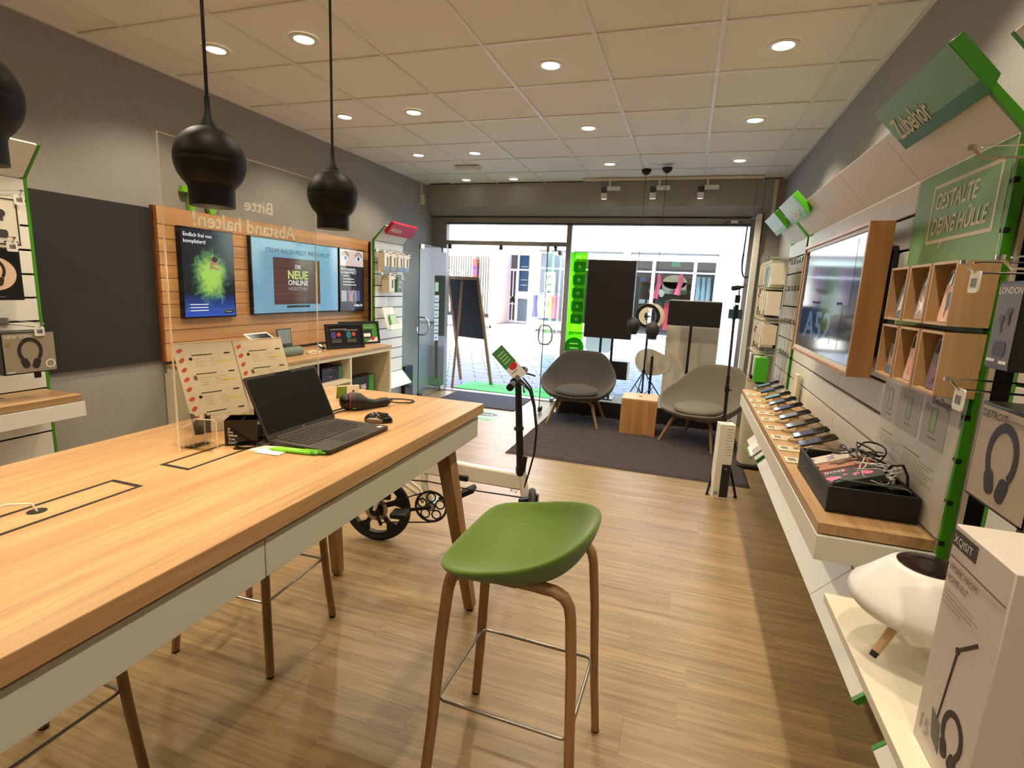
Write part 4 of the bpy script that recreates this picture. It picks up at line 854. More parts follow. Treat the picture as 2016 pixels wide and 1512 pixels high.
b.box(0,W_,H_-e,H_,0,.0006,F); b.box(0,e,e,H_-e,0,.0006,F); b.box(W_-e,W_,e,H_-e,0,.0006,F); b.box(0,.085,0,e,0,.0006,F); b.box(.13,W_,0,e,0,.0006,F); b.prism([(.085,0),(.110,0),(.098,-.028),(.126,0),(.13,0),(.13,e),(.085,e)],0,.0006,F); b.build('speech_bubble',ow,t,smooth=0)
text('lettering','GESTALTE',F@Matrix.Translation((.03,.105,.0006)),.05,ow,t,w=.27,shear=.12,bold=.02); text('lettering','DEINE H\u00dcLLE',F@Matrix.Translation((.03,.028,.0006)),.05,ow,t,w=.345,shear=.12,bold=.02)
art=[(236,150,110),(180,120,80),(60,60,66),(240,236,230),(230,214,190),(120,60,70)]
ys=[(1.652,1.796),(1.812,1.956),(1.972,2.116)]; zs_=[(1.452,1.62),(1.268,1.436)]
cn=[['right','middle','left'],['upper','lower']]
casec=[(238,176,140),(150,112,90),(56,60,72),(100,44,52),(214,170,150),(70,84,84)]
for r in range(2):
    for c in range(3):
        (ya,yb),(za,zb)=ys[c],zs_[r]; nm_='%s %s oak cubby on the green poster'%(cn[1][r],cn[0][c])
        t=thing('oak_cubby',nm_,'wall box',(.69,(ya+yb)/2,za),0,'open oak cubbies with phone cases'); w=.007
        MB().box(.64,.73,ya,yb,zb-w,zb).build('cubby_top',boxoak,t); MB().box(.64,.73,ya,yb,za,za+w).build('cubby_bottom',boxoak,t)
        for y in (ya,yb-w): MB().box(.64,.73,y,y+w,za+w,zb-w).build('cubby_side',boxoak,t)
        MB().box(.724,.73,ya+w,yb-w,za+w,zb-w).build('cubby_back',boxoak,t)
        cc=casec[r*3+c]; cs=thing('phone_case','printed phone case standing in the '+nm_,'phone case',(.69,(ya+yb)/2,za),0,'printed phone cases in the cubbies')
        F=fr((.668,(ya+yb)/2-.010,za+w+.071),(0,-1,0),(.10,0,1)); MB().rrect(.072,.142,.012,0,.009,F).build('case_shell',mat('case shell %d'%(r*3+c),cc,.35),cs,bev=.002)
        MB().rrect(.02,.036,.008,.009,.0105,F,cx=-.018,cy=.045).build('camera_window',blackg,cs)
        b=MB(); rr=random.Random(r*3+c)
        for q in range(6): b.prism([(rr.uniform(-.028,.028),rr.uniform(-.06,.02)) for _ in range(3)],.0092,.0096+.0001*q,F)
        b.build('case_print',mat('case print %d'%(r*3+c),art[(r*3+c+2)%6],.4),cs,smooth=0)
t=thing('instruction_board','pale instruction board with three printed steps below the oak cubbies','board',(.73,2.0,.86))
MB().box(.7325,.7346,1.705,2.285,.855,1.243).build('sheet',mat('pale instruction sheet',(206,200,190),.5),t,smooth=0)
for i,(a,h) in enumerate(((2.285,.0),(2.115,.0),(1.93,.0))):
    F=wallR(.7322,a,1.235); MB().box(.004,.165,-.15,-.01,0,.0006,F).build('step_card',mat('step card grey',(176,168,162),.5),t,smooth=0); MB().ring(.011,.0125,.0006,.001,16,F,cx=.028,cy=-.035).build('step_number_ring',inkg,t)
    text('lettering',str(i+1),F@Matrix.Translation((.0255,-.040,.0006)),.011,inkg,t)
    b=MB(); b.box(.06,.095,-.105,-.035,.0007,.001,F); b.build('printed_phone_fill',mat('pale green print',(150,176,130),.5) if i else MC['step card grey'],t,smooth=0)
    b=MB(); G=F
    for a_ in ((.058,.060,-.107,-.033),(.095,.097,-.107,-.033),(.058,.097,-.107,-.105),(.058,.097,-.035,-.033)): b.box(*a_,.001,.0014,G)
    b.build('printed_phone_outline',inkgr if i else inkg,t,smooth=0)
    MB().box(.055,.11,-.125,-.121,.0006,.001,F).build('print_line',inkg,t,smooth=0)
text('lettering','DeinDesign.',wallR(.7316,1.88,1.215),.022,ink,t,w=.125,bold=.01)
for (y,z,l,ww_) in ((2.25,1.045,4,.2),(2.03,1.035,7,.24)):
    MB().box(0,ww_*.55,-.001,.0035,0,.0006,wallR(.7322,y,z)).build('print_heading',mat('print olive',(140,146,110),.6),t,smooth=0)
    for q in range(l): MB().box(0,ww_*(1-.13*(q%3)),-.001,.0008,0,.0006,wallR(.7322,y,z-.012-.009*q)).build('print_line',mat('print olive',(140,146,110),.6),t,smooth=0)
# wood framed screen on the right wall
t=thing('framed_screen','oak framed landscape screen hung on the right display wall','screen',(.65,2.84,1.23))
b=MB(); 
for a in ((2.27,2.285,1.225,1.795),(3.385,3.40,1.225,1.795),(2.285,3.385,1.225,1.24),(2.285,3.385,1.78,1.795)): MB().box(.595,.675,*a).build('frame_side',wood('screen frame oak',(176,128,80),(146,100,60),'z',.4),t,bev=.001)
MB().box(.603,.607,2.285,3.385,1.24,1.255).build('inner_bezel',white,t); MB().box(.603,.607,2.285,3.385,1.765,1.78).build('inner_bezel',white,t)
for y in (2.285,3.373): MB().box(.603,.607,y,y+.012,1.255,1.765).build('inner_bezel',white,t)
MB().box(.61,.66,2.29,3.38,1.245,1.775).build('panel_body',black,t); MB().box(.6085,.6098,2.29,3.38,1.25,1.77).build('screen_glass',glow('framed screen dim',(30,44,60),.5),t,smooth=0)
MB().box(.675,.732,2.37,2.95,1.32,1.72).build('wall_bracket',black,t,bev=.01); MB().box(.68,.70,2.30,2.38,1.30,1.70).build('bracket_arm',black,t,bev=.01)
F=wallR(.608,3.38,1.25)
MB().box(.06,.86,.05,.25,0,.0003,F).build('picture_block',glow('screen deep blue',(40,66,96),.5),t,smooth=0); MB().box(.30,.95,.24,.50,.0,.0003,F).build('picture_block',glow('screen violet',(96,70,112),.5),t,smooth=0); MB().disc(.15,.0003,.0006,24,F,cx=.62,cy=.26).build('picture_disc',glow('screen green disc',(60,96,60),.5),t,smooth=0)
text('lettering','A52',F@Matrix.Translation((.18,.07,.0008)),.13,glow('screen pale letters',(120,142,158),.5),t,w=.55,bold=.02)
# ------------------------------------------------------------------ phones and price cards on the counter
scr=[(150,180,200),(120,130,190),(190,214,230),(110,130,150),(90,100,160),(150,170,180),(120,120,110),(70,70,130),(40,60,100)]
for i,y in enumerate((4.08,3.87,3.64,3.45,3.27,3.065,2.865,2.675,2.53)):
    o=('furthest from the camera','second furthest','third furthest','fourth furthest','fifth, in the middle of the row','fourth nearest','third nearest','second nearest','nearest the camera, beside the black tray')[i]
    t=thing('display_phone','tilted display phone on the right counter, '+o,'phone',(.6,y,.85),0,'display phones on the right counter')
    F=fr((.528,y+.036,.876),(1,0,.40),(0,-1,0)); F=fr((.528,y-.036,.876),(1,0,.40),(0,1,0))
    MB().rrect(.15,.073,.010,-.004,.004,F,cx=.075,cy=.036).build('phone_body',bpk,t,bev=.0015)
    MB().rrect(.144,.067,.008,.0041,.0047,F,cx=.075,cy=.036).build('phone_screen',blackg,t,smooth=0); MB().box(.006,.085,.006,.066,.0048,.0052,F).build('lit_picture',glow('phone picture %d'%i,scr[i],.55),t,smooth=0)
    MB().bar((.60,y,.85),(.60,y,.893),.06,.05,.045,.04).build('stand_block',mat('cream stand',(224,206,166),.4),t,bev=.004); MB().disc(.04,.0,.006,20,at(.60,y,.85)).build('stand_base',MC['cream stand'],t)
    MB().tube([(.53,y-.01,.876),(.515,y-.01,.868),(.51,y-.0,.86),(.53,y,.853)],.0045,8).build('cable_plug',MC['cream stand'],t); MB().tube([(.66,y+.02,.915),(.69,y+.015,.90),(.70,y-.02,.87),(.68,y-.04,.855)],.0045,8).build('coiled_lead',white,t)
for i,y in enumerate((3.88,3.65,3.47,3.27,3.10,2.91,2.71,2.52,2.34)):
    o=('furthest from the camera','second furthest','third furthest','fourth furthest','fifth, in the middle of the row','fourth nearest','third nearest','second nearest','nearest the camera, against the black tray')[i]
    t=thing('price_card','flat white price card on the right counter, '+o,'price card',(.485,y,.85),0,'price cards on the right counter')
    MB().rrect(.085,.075,.004,.0005,.006,at(.487,y,.85)).build('card_plate',mat('cream card',(232,220,190),.4),t,bev=.0008); MB().box(.455,.485,y-.02,y+.022,.8562,.8566).build('card_print_block',inkg,t,smooth=0)
    b=MB()
    for q in range(4): b.box(.490,.522,y-.024+.013*q,y-.020+.013*q,.8562,.8566)
    b.build('card_print_lines',mat('print brown grey',(150,140,130),.6),t,smooth=0)
tag(MB().box(.70,.715,3.66,3.76,.855,1.04).build('counter_display_card',mat('cream paper tower',(220,208,178),.6),bev=.002),'narrow cream printed card tower standing on the far end of the right counter','card')
# ------------------------------------------------------------------ black tray full of cases and cables
t=thing('storage_tray','matt black open tray on the near end of the right counter','tray',(.60,2.02,.85))
x0,x1,ya,yb,z0,z1=.475,.722,1.80,2.25,.8505,.935
MB().box(x0,x1,ya,yb,z0,z0+.006).build('tray_base',black,t)
for a in ((x0,x1,ya,ya+.008),(x0,x1,yb-.008,yb),(x0,x0+.008,ya+.008,yb-.008),(x1-.008,x1,ya+.008,yb-.008)): MB().box(*a,z0+.006,z1).build('tray_side',black,t,bev=.0015)
for y in (1.83,2.215): MB().tube([(x0+.012,y,.92),(x0+.02,y,.945),(x0+.03,y,.953),(x1-.035,y,.948),(x1-.02,y,.94),(x1-.014,y,.915)],.003,8).build('wire_handle',steel,t)
def casebox(label,x,y,z,a,ti,c,pc,n=7):
    t=thing('case_box',label,'box',(x,y,z),0,'boxed phone cases in the black tray'); F=Matrix.Translation((x,y,z))@Matrix.Rotation(a,4,'Z')@Matrix.Rotation(ti,4,'Y')
    MB().box(-.09,.09,-.042,.042,-.012,.012,F).build('case_box_body',c,t,bev=.0015); b=MB(); rr=random.Random(n)
    for q in range(9): b.disc(rr.uniform(.006,.016),.0122,.0126+.00005*q,8,F,cx=rr.uniform(-.07,.07),cy=rr.uniform(-.026,.026),sx=rr.uniform(.7,1.4))
    b.build('case_box_print',pc,t,smooth=0); return t,F
casebox('floral white phone case box, furthest one leaning in the black tray',.565,2.15,.925,-.12,-.40,mat('floral white box',(200,190,180),.4),mat('floral lilac',(150,120,150),.4),1)
casebox('leopard print phone case box leaning in the black tray',.57,2.075,.925,-.12,-.40,mat('leopard box',(170,110,80),.4),mat('leopard spots',(40,26,20),.4),2)
t_,F_=casebox('black phone case box with white lettering leaning in the black tray',.57,1.995,.925,-.12,-.40,mat('slate case box',(58,54,58),.4),mat('dull red print',(130,30,36),.4),3); text('lettering','BOSS',F_@Matrix.Translation((-.06,-.012,.0135)),.022,inkw,t_,w=.06)
casebox('pink flower phone case box nearest the camera in the black tray',.57,1.925,.93,-.12,-.40,mat('dark floral box',(50,54,46),.4),mat('flower pink',(230,110,150),.4),4)
tag(MB().rrect(.16,.08,.01,-.012,.012,Matrix.Translation((.60,1.865,.905))@Matrix.Rotation(-.3,4,'Y')).build('power_bank',blackg,bev=.003),'black power bank lying at the front of the black tray','power bank')
tag(MB().rrect(.07,.045,.008,-.014,.014,Matrix.Translation((.675,1.86,.93))@Matrix.Rotation(.4,4,'Z')).build('power_adapter',bpk,bev=.003),'black power adapter in the near right corner of the tray','adapter')
tag(MB().rrect(.05,.045,.006,-.012,.012,Matrix.Translation((.64,1.90,.945))@Matrix.Rotation(.7,4,'Z')@Matrix.Rotation(.3,4,'X')).build('plug_adapter',bpk,bev=.003),'small black plug adapter with white label in the middle of the tray','adapter')
tag(MB().rrect(.08,.05,.006,-.01,.01,Matrix.Translation((.66,1.97,.93))@Matrix.Rotation(.3,4,'Z')).build('white_adapter',white,bev=.003),'white adapter box among the cables in the black tray','adapter')
tag(MB().rrect(.06,.05,.006,-.01,.01,Matrix.Translation((.655,2.16,.935))@Matrix.Rotation(.5,4,'Z')).build('red_box',mat('red box',(196,34,34),.4),bev=.002),'bright red small box at the back of the black tray','box')
def cab(label,c,r,x,y,z,n,s,rx,ry,turns):
    rr=random.Random(s); pts=[]
    for i in range(n):
        a=turns*2*PI*i/n; pts.append((x+rx*(1+.3*math.sin(2.3*a+s))*math.cos(a),y+ry*(1+.25*math.cos(1.7*a+s))*math.sin(a),z+.018*math.sin(1.3*a+s)+.012*i/n))
    tag(MB().tube(pts,r,6).build('cable',c),label,'cable')
cab('loose coil of black cable on top of the black tray',bpk,.0032,.66,2.10,.975,60,3,.045,.085,2.6)
cab('second black cable looping over the red box in the tray',bpk,.0028,.63,2.12,.965,40,8,.06,.05,1.7)
cab('thin white cable tangle in the black tray',white,.002,.655,2.0,.955,60,5,.05,.07,3.1)
cab('thin grey cable tangle near the front of the tray',mat('silver cable',(180,180,176),.35),.0018,.64,1.93,.958,60,11,.05,.05,3.3)
tag(MB().tube([(.655,1.93,.95),(.675,1.93,.99),(.70,1.915,1.0),(.712,1.90,.97),(.712,1.885,.935)],.0045,8).build('thick_cable',bpk),'thick black cable arching over the right corner of the tray','cable')
# lamp speaker
t=thing('lamp_speaker','white cone shaped lamp speaker with black control disc and wooden legs','speaker lamp',(.575,1.205,.76))
LS=(.545,1.268,0)
MB().lathe([(.0005,.838),(.09,.840),(.124,.848),(.137,.862),(.1395,.874),(.135,.886),(.115,.906),(.074,.950),(.063,.957),(.0005,.957)],48,at(*LS)).build('shade',mat('opal white',(232,228,226),.35),t,smooth=60)
MB().lathe([(.0005,.9575),(.056,.9575),(.059,.959),(.055,.9605),(.034,.9605),(.032,.959),(.0005,.959)],36,at(*LS)).build('control_disc',mat('aubergine gloss',(34,22,26),.12),t)
for k in range(3):
    a=math.radians(215+120*k); c,s_=math.cos(a),math.sin(a); p0=V((LS[0]+.050*c,LS[1]+.050*s_,.85)); p1=V((LS[0]+.112*c,LS[1]+.112*s_,.772)); 
    MB().tube([p0,p1],[.010,.008],12).build('leg',boxoak,t); MB().tube([p1,p1+(p1-p0).normalized()*.012],[.008,.007],12).build('leg_tip',black,t)
# tall white box
t=thing('product_box','tall white product box with printed lamp and headset at the bottom right corner','box',(.5,.95,.75))
bx=mat('white product carton',(214,204,198),.45); 
b=MB().box(.458,.62,.84,1.01,.7505,1.15); b.build('carton_body',bx,t,bev=.002)
F=wallR(.4575,1.01,.75); pg=mat('print warm grey',(120,100,88),.6); pd=mat('print dark brown',(60,48,42),.6)
MB().box(.0,.075,.365,.392,0,.0006,F).build('logo_plate',mat('logo plate',(60,52,44),.5),t,smooth=0); text('lettering','XQISIT',F@Matrix.Translation((.008,.372,.0012)),.013,inkw,t,w=.058)
MB().box(.005,.165,.345,.3475,0,.0006,F).build('print_line',pg,t,smooth=0)
text('lettering','WORK-FROM-',F@Matrix.Translation((.008,.324,.0006)),.012,pg,t,w=.092); text('lettering','HOME KIT',F@Matrix.Translation((.008,.306,.0006)),.012,pg,t,w=.068)
for q in range(4): MB().box(.008,.008+(.095,.105,.09,.06)[q],.289-.0075*q,.2905-.0075*q,0,.0006,F).build('print_line',mat('print light brown',(160,142,130),.6),t,smooth=0)
b=MB(); b.prism([(.078,.215),(.082,.218),(.128,.258),(.124,.262),(.078,.222)],0,.0006,F); b.prism([(.078,.218),(.083,.218),(.066,.085),(.063,.085)],0,.0007,F); b.disc(.006,0,.0009,12,F,cx=.080,cy=.219); b.build('printed_lamp',pd,t,smooth=0)
MB().prism([(.045,.09),(.075,.082),(.085,.035),(.058,.045)],0,.0006,F).build('printed_charger',mat('print grey green',(110,112,104),.6),t,smooth=0)
headphones(F@Matrix.Translation((.112,.085,.0004)),.075,pd,t)
text('lettering','15',F@Matrix.Translation((.018,.03,.0006)),.03,mat('print pale grey',(180,168,162),.6),t,w=.03)
# ------------------------------------------------------------------ tall oak table
TX0,TX1,TY0,TY1,TZ=-1.60,-.795,-.45,2.085,1.0
t=thing('high_table','long high oak table with white aprons and splayed oak legs','table',((TX0+TX1)/2,(TY0+TY1)/2,0))
MB().box(TX0,TX1,TY0,TY1,TZ-.042,TZ).build('table_top',oak,t,bev=.002)
for a,b_ in ((TY0+.02,.838),(.842,TY1-.02)):
    MB().box(TX1-.035,TX1-.017,a,b_,TZ-.145,TZ-.056).build('apron',mat('light grey apron',(192,190,180),.45,bump=(30,0,.012)),t,bev=.001); MB().box(TX0+.017,TX0+.035,a,b_,TZ-.145,TZ-.056).build('apron',mat('light grey apron',(192,190,180),.45,bump=(30,0,.012)),t,bev=.001)
MB().box(TX0+.035,TX1-.035,TY1-.036,TY1-.02,TZ-.145,TZ-.056).build('apron',mat('light grey apron',(192,190,180),.45,bump=(30,0,.012)),t,bev=.001); MB().box(TX0+.035,TX1-.035,TY0+.02,TY0+.036,TZ-.145,TZ-.056).build('apron',mat('light grey apron',(192,190,180),.45,bump=(30,0,.012)),t,bev=.001)
MB().box(TX0+.04,TX1-.04,TY0+.04,TY1-.04,TZ-.056,TZ-.043).build('sub_frame',dark,t)
for (fx,fy),(hx,hy) in (((-.833,2.10),(-.92,1.92)),((-1.58,2.115),(-1.49,1.93)),((-.833,-.46),(-.92,-.29)),((-1.58,-.46),(-1.49,-.29))):
    MB().bar((fx,fy,.012),(hx,hy,TZ-.056),.045,.045,.075,.062,side=(0,1,0)).build('leg',oakleg,t,bev=.002); MB().tube([(fx,fy,0),(fx,fy,.012)],.018,12).build('foot_glide',rubber,t)
for a,b_ in ((.97,1.42),(.30,.853)):
    b=MB(); x0,x1=-1.274,-1.176; w=.010
    b.box(x0,x0+w,a,b_,TZ-.0004,TZ+.0004); b.box(x1-w,x1,a,b_,TZ-.0004,TZ+.0004); b.box(x0+w,x1-w,a,a+.012,TZ-.0004,TZ+.0004); b.box(x0+w,x1-w,b_-.012,b_,TZ-.0004,TZ+.0004); b.build('flap_gap',dark,t,smooth=0)
    MB().disc(.017,-.0003,.0006,20,at(-1.235 if a<.9 else -1.205,.67 if a<.9 else 1.165,TZ)).build('cable_hole',dark,t,smooth=0)
tag(MB().tube([(-1.235,.67,1.0),(-1.24,.665,1.018),(-1.27,.64,1.02),(-1.32,.58,1.006),(-1.36,.5,1.004)],.0022,6).build('charging_cable',white),'thin white cable coming out of the table hole at the left','cable')
# ------------------------------------------------------------------ polar shell used for stool seat and lounge chairs
def shell(name,m,parent,Rf,Hf,z0,th,fr_,fz,N=56,Mx=13,cxy=(0,0),bulge=0,sub=1):
    inner=[];
    for j in range(Mx+1):
        s=j/Mx
        row=[]
        for i in range(N):
            a=2*PI*i/N; r=Rf(a); rr=r*fr_(s,a); row.append(V((cxy[0]+rr*math.sin(a),cxy[1]+rr*math.cos(a),z0+Hf(a)*fz(s,a))))
        inner.append(row)
    def nrm(j,i):
        a=inner[min(j+1,Mx)][i]-inner[max(j-1,0)][i]; b=inner[j][(i+1)%N]-inner[j][i-1]
        if b.length<1e-6 or a.length<1e-6: return V((0,0,1))
        n=b.cross(a); 
        if n.length<1e-9: return V((0,0,1))
        n.normalize(); return n if n.z>-.2 else n
    outer=[]
    for j in range(Mx+1):
        s=j/Mx
        row=[]
        for i in range(N):
            n=nrm(j,i)
            if n.z<0 and abs(n.z)>.5: n=-n
            row.append(inner[j][i]-n*th*(1+bulge*(1-s*s)))
        outer.append(row)
    b=MB(); vs=[]; fs=[]
    c0=V((cxy[0],cxy[1],z0)); vs.append(c0)
    for j in range(1,Mx+1): vs+=inner[j]
    mid=[]
    for i in range(N):
        p=(inner[Mx][i]+outer[Mx][i])/2; d=inner[Mx][i]-inner[Mx-1][i]; mid.append(p+d.normalized()*th*.55)
    vs+=mid
    for j in range(Mx,0,-1): vs+=outer[j]
    vs.append(c0-V((0,0,th*(1+bulge))))
    rows=2*Mx+1
    for i in range(N): fs.append((0,1+(i+1)%N,1+i))
    for j in range(rows-1):
        for i in range(N):
            a=1+j*N+i; d=1+j*N+(i+1)%N; fs.append((a,d,d+N,a+N))
    last=len(vs)-1; base=1+(rows-1)*N
    for i in range(N): fs.append((last,base+i,base+(i+1)%N))
    b.add(vs,fs); o=b.build(name,m,parent,smooth=180,sub=sub,local=True)
    return o,inner
felt_g=mat('green felt',(80,108,26),.95,bump=(220,.25,.14),sheen=.3)
felt_d=mat('charcoal felt',(64,60,58),.95,bump=(260,.25,.22),sheen=.2); felt_l=mat('grey melange felt',(112,106,93),.95,bump=(200,.25,.3),sheen=.2)
# bar stool: local front = +y
def superR(a,w,f,bk):
    # a measured from +y (front); front edge flat, back round
    s,c=abs(math.sin(a)),math.cos(a); d=f if c>0 else bk; k=max(0,c+.15); n=2.1+4.2*min(1,k)**.5; w=w*(1+.06*min(1,k))
    return 1/(((abs(c)/d)**n+(s/w)**n)**(1/n))
def make_stool(name,label,loc,rz,felt,g):
    t=thing(name,label,'stool',(0,0,0),0,g)
    def Rf(a): return superR(a,.238,.185,.2)
    def Hf(a):
        c=-math.cos(a); return .034+.10*max(0,(c+.62)/1.62)**1.3
    shell('seat_shell',felt,t,Rf,Hf,.722,.018,lambda s,a:s,lambda s,a:s**3.6,bulge=1.6)
    pts=[]; 
    for i in range(56):
        a=2*PI*i/56; pts.append((Rf(a)*1.0*math.sin(a)*1.015,Rf(a)*math.cos(a)*1.015,.722+Hf(a)-.006))
    MB().tube(pts,.004,6,closed=True).build('seat_seam',felt,t,local=True)
    # two bent wood frames: left and right pair
    for sx in (-1,1):
        pts=[]; x0,x1=.2*sx,.135*sx; f0,f1=.225,.165
        P=[(x0,f0,.0),(x0*.93,f0*.93,.2),(x0*.85,f0*.86,.48),(x0*.80,f0*.80,.635),(x0*.785,f0*.77,.668),(x0*.775,f0*.70,.690),(x0*.765,f0*.58,.700),(x0*.76,f0*.3,.702),(x0*.76,-f0*.3,.702),(x0*.765,-f0*.58,.700),(x0*.775,-f0*.70,.690),(x0*.785,-f0*.77,.668),(x0*.80,-f0*.80,.635),(x0*.85,-f0*.86,.48),(x0*.93,-f0*.93,.2),(x0,-f0,.0)]
        P=[(p[0],p[1],p[2]+.008) for p in P]
        # smooth corner interpolation
        Q=[]
        for i in range(len(P)-1):
            for k in range(3): q=k/3; Q.append(tuple(P[i][c]*(1-q)+P[i+1][c]*q for c in range(3)))
        Q.append(P[-1])
        n=len(Q); rs=[.0135+.003*(1-abs(2*i/(n-1)-1)) for i in range(n)]
        mid=n//2
        MB().tube(Q[:mid+1],rs[:mid+1],10,flatx=1.25).build('leg',oakleg,t,local=True,smooth=60); MB().tube(Q[mid:],rs[mid:],10,flatx=1.25).build('leg',oakleg,t,local=True,smooth=60)
        for q in (Q[0],Q[-1]): MB().tube([(q[0],q[1],0),(q[0],q[1],.009)],.014,10).build('foot_glide',rubber,t,local=True)
    z=.29; X,Y=.176,.198; r=.0055
    c=[(X,Y),(-X,Y),(-X,-Y),(X,-Y)]; pts=[]
    for i in range(4):
        p=V((*c[i],z)); pn=V((*c[(i+1)%4],z)); pp=V((*c[i-1],z)); pts+= [p+(pp-p).normalized()*.02,p+((pp-p).normalized()+(pn-p).normalized())*.006,p+(pn-p).normalized()*.02]
    MB().tube(pts,r,10,closed=True).build('footrest_ring',steel,t,local=True)
    MB().box(-.14,.14,-.02,.02,.690,.703).build('seat_bracket',black,t,local=True)
    t.matrix_basis=at(*loc,rz); return t
# front of the green stool faces -x
g0=make_stool('bar_stool','green felt bar stool with bent oak legs in the foreground',(-.388,1.42,0),PI/2-.02,felt_g,'felt bar stools')
dup(g0,at(-1.60,1.60,0,-PI/2+.05),'bar stool with oak legs tucked behind the table, the one nearer the folding bicycle')
dup(g0,at(-1.655,.765,0,-PI/2),'bar stool with oak legs tucked behind the table at the lower left corner')
# ------------------------------------------------------------------ lounge chairs
def make_chair(label,loc,rz,felt,g):
    t=thing('lounge_chair',label,'chair',(0,0,0),0,g)
    # local front = -y, a measured from +y (back)
    def Rf(a):
        s,c=abs(math.sin(a)),math.cos(a); d=.375 if c>0 else .345; n=2.35
        return 1/(((abs(c)/d)**n+(s/.405)**n)**(1/n))
    def Hf(a):
        p=math.degrees(abs(((a+PI)%(2*PI))-PI)); K=[(0,.475),(28,.468),(40,.425),(56,.32),(72,.235),(92,.195),(112,.13),(135,.065),(181,.045)]
        for (a0,h0),(a1,h1) in zip(K,K[1:]):
            if p<=a1:
                u=(p-a0)/(a1-a0); return h0+(h1-h0)*u
    def f1(s,a): return .3*s+.7*(1-(1-s)**1.9)
    shell('seat_shell',felt,t,Rf,Hf,.30,.024,f1,lambda s,a:.0+1.0*max(0,(s-.22)/.78)**1.75,N=64,Mx=16,bulge=.5)
    MB().lathe([(.0005,-.012),(.21,-.012),(.232,.0),(.238,.014),(.232,.03),(.20,.044),(.0005,.05)],44,Matrix.Translation((0,-.05,.352))@Matrix.Rotation(math.radians(4),4,'X'),sx=1.0,sy=1.0).build('seat_cushion',felt,t,local=True,smooth=180)
    for sx in (-1,1):
        for fy,hy in ((-.27,-.13),(.27,.13)):
            MB().tube([(sx*.285,fy,.0),(sx*.225,fy*.75,.17),(sx*.205,hy*1.3,.235),(sx*.16,hy,.262)],[.015,.02,.021,.019],10,flatx=.75).build('leg',oakleg,t,local=True,smooth=60)
    MB().bar((-.17,-.135,.262),(.17,-.135,.262),.045,.02,side=(0,1,0)).build('under_frame',oakleg,t,local=True,bev=.003); MB().bar((-.17,.135,.262),(.17,.135,.262),.045,.02,side=(0,1,0)).build('under_frame',oakleg,t,local=True,bev=.003)
    MB().bar((0,-.14,.262),(0,.14,.262),.05,.02).build('under_frame',oakleg,t,local=True)
    t.matrix_basis=at(*loc,rz); return t
make_chair('dark grey felt lounge chair on the left side of the rug',(-1.10,5.88,.014),.02,felt_d,None)
make_chair('light grey melange lounge chair on the right side of the rug',(.235,5.60,.014),-.50,felt_l,None)
# rug
rg=mat('anthracite shag rug',(62,55,56),1.0,bump=(110,1.0,.5))
b=MB(); nx,ny=90,80; X0,X1,Y0,Y1=-1.46,.62,4.415,6.20; rr=random.Random(4); vs=[]
for j in range(ny+1):
    for i in range(nx+1):
        ed=min(i,nx-i,j,ny-j); vs.append((X0+(X1-X0)*i/nx+rr.uniform(-.004,.004),Y0+(Y1-Y0)*j/ny+rr.uniform(-.004,.004),.0015 if ed==0 else .008+rr.uniform(0,.018)))
b.add(vs,[(j*(nx+1)+i,j*(nx+1)+i+1,(j+1)*(nx+1)+i+1,(j+1)*(nx+1)+i) for j in range(ny) for i in range(nx)]); b.add([(X0,Y0,.001),(X1,Y0,.001),(X1,Y1,.001),(X0,Y1,.001)],[(3,2,1,0)])
tag(b.build('shag_rug',rg,smooth=60),'anthracite shaggy rug under the two lounge chairs','rug')
# oak cube side table
t=thing('side_table','oak cube side table with a round grip hole between the lounge chairs','side table',(-.38,5.75,.014)); T=at(-.385,5.77,.015,.02); hw=.185; th=.016; hh=.385
MB().box(-hw,hw,-hw,hw,hh-th,hh,T).build('top_board',wood('pale oak top',(222,182,130),(196,150,100),'x',.45),t,bev=.002)
for a in ((-hw,hw,-hw,-hw+th),(-hw,hw,hw-th,hw),(-hw,-hw+th,-hw+th,hw-th),(hw-th,hw,-hw+th,hw-th)): MB().box(*a,0,hh-th-.001,T).build('side_board',oakz,t,bev=.001)
MB().disc(.022,hh,hh+.0008,18,T).build('grip_hole',dark,t,smooth=0)
# ------------------------------------------------------------------ window platform with screens
t=thing('window_platform','low black display platform inside the shop window','platform',(-.45,6.5,0))
MB().box(-1.42,.48,6.22,6.80,0,.195).build('platform_body',mat('black platform',(30,28,28),.5),t,bev=.002); MB().box(-1.415,.475,6.225,6.795,.195,.2).build('platform_top',mat('grey platform top',(110,112,114),.6),t)
t=thing('window_display','tall black upright display screen seen from behind in the window','screen',(-.9,6.5,.2))
MB().box(-1.185,-.615,6.47,6.53,.94,1.87).build('screen_back',black,t,bev=.004); MB().box(-1.19,-.61,6.53,6.545,.935,1.875).build('screen_front_frame',alu,t)
for x in (-.965,-.825): MB().box(x-.014,x+.014,6.46,6.49,.2,.95).build('post',bpk,t)
MB().box(-1.03,-.76,6.36,6.62,.2,.212).build('foot_plate',bpk,t)
t=thing('window_box','black box with grey lid mounted low on the posts behind the dark lounge chair','box',(-.8,6.6,.45)); MB().box(-1.0,-.625,6.50,6.78,.44,.66).build('box_body',black,t,bev=.004); MB().box(-1.0,-.625,6.50,6.78,.66,.665).build('box_lid',mat('grey lid',(130,132,136),.5),t); MB().box(-.625,-.615,6.50,6.78,.44,.665).build('box_side',white,t)
t=thing('window_banner','broad cream banner board with rounded corner behind the small black screen','banner',(.09,6.72,.2))
MB().rrect(.60,1.24,.03,-.01,.01,fr((.09,6.73,.825),(1,0,0),(0,0,1))).build('banner_board',mat('cream board',(206,196,176),.6),t)
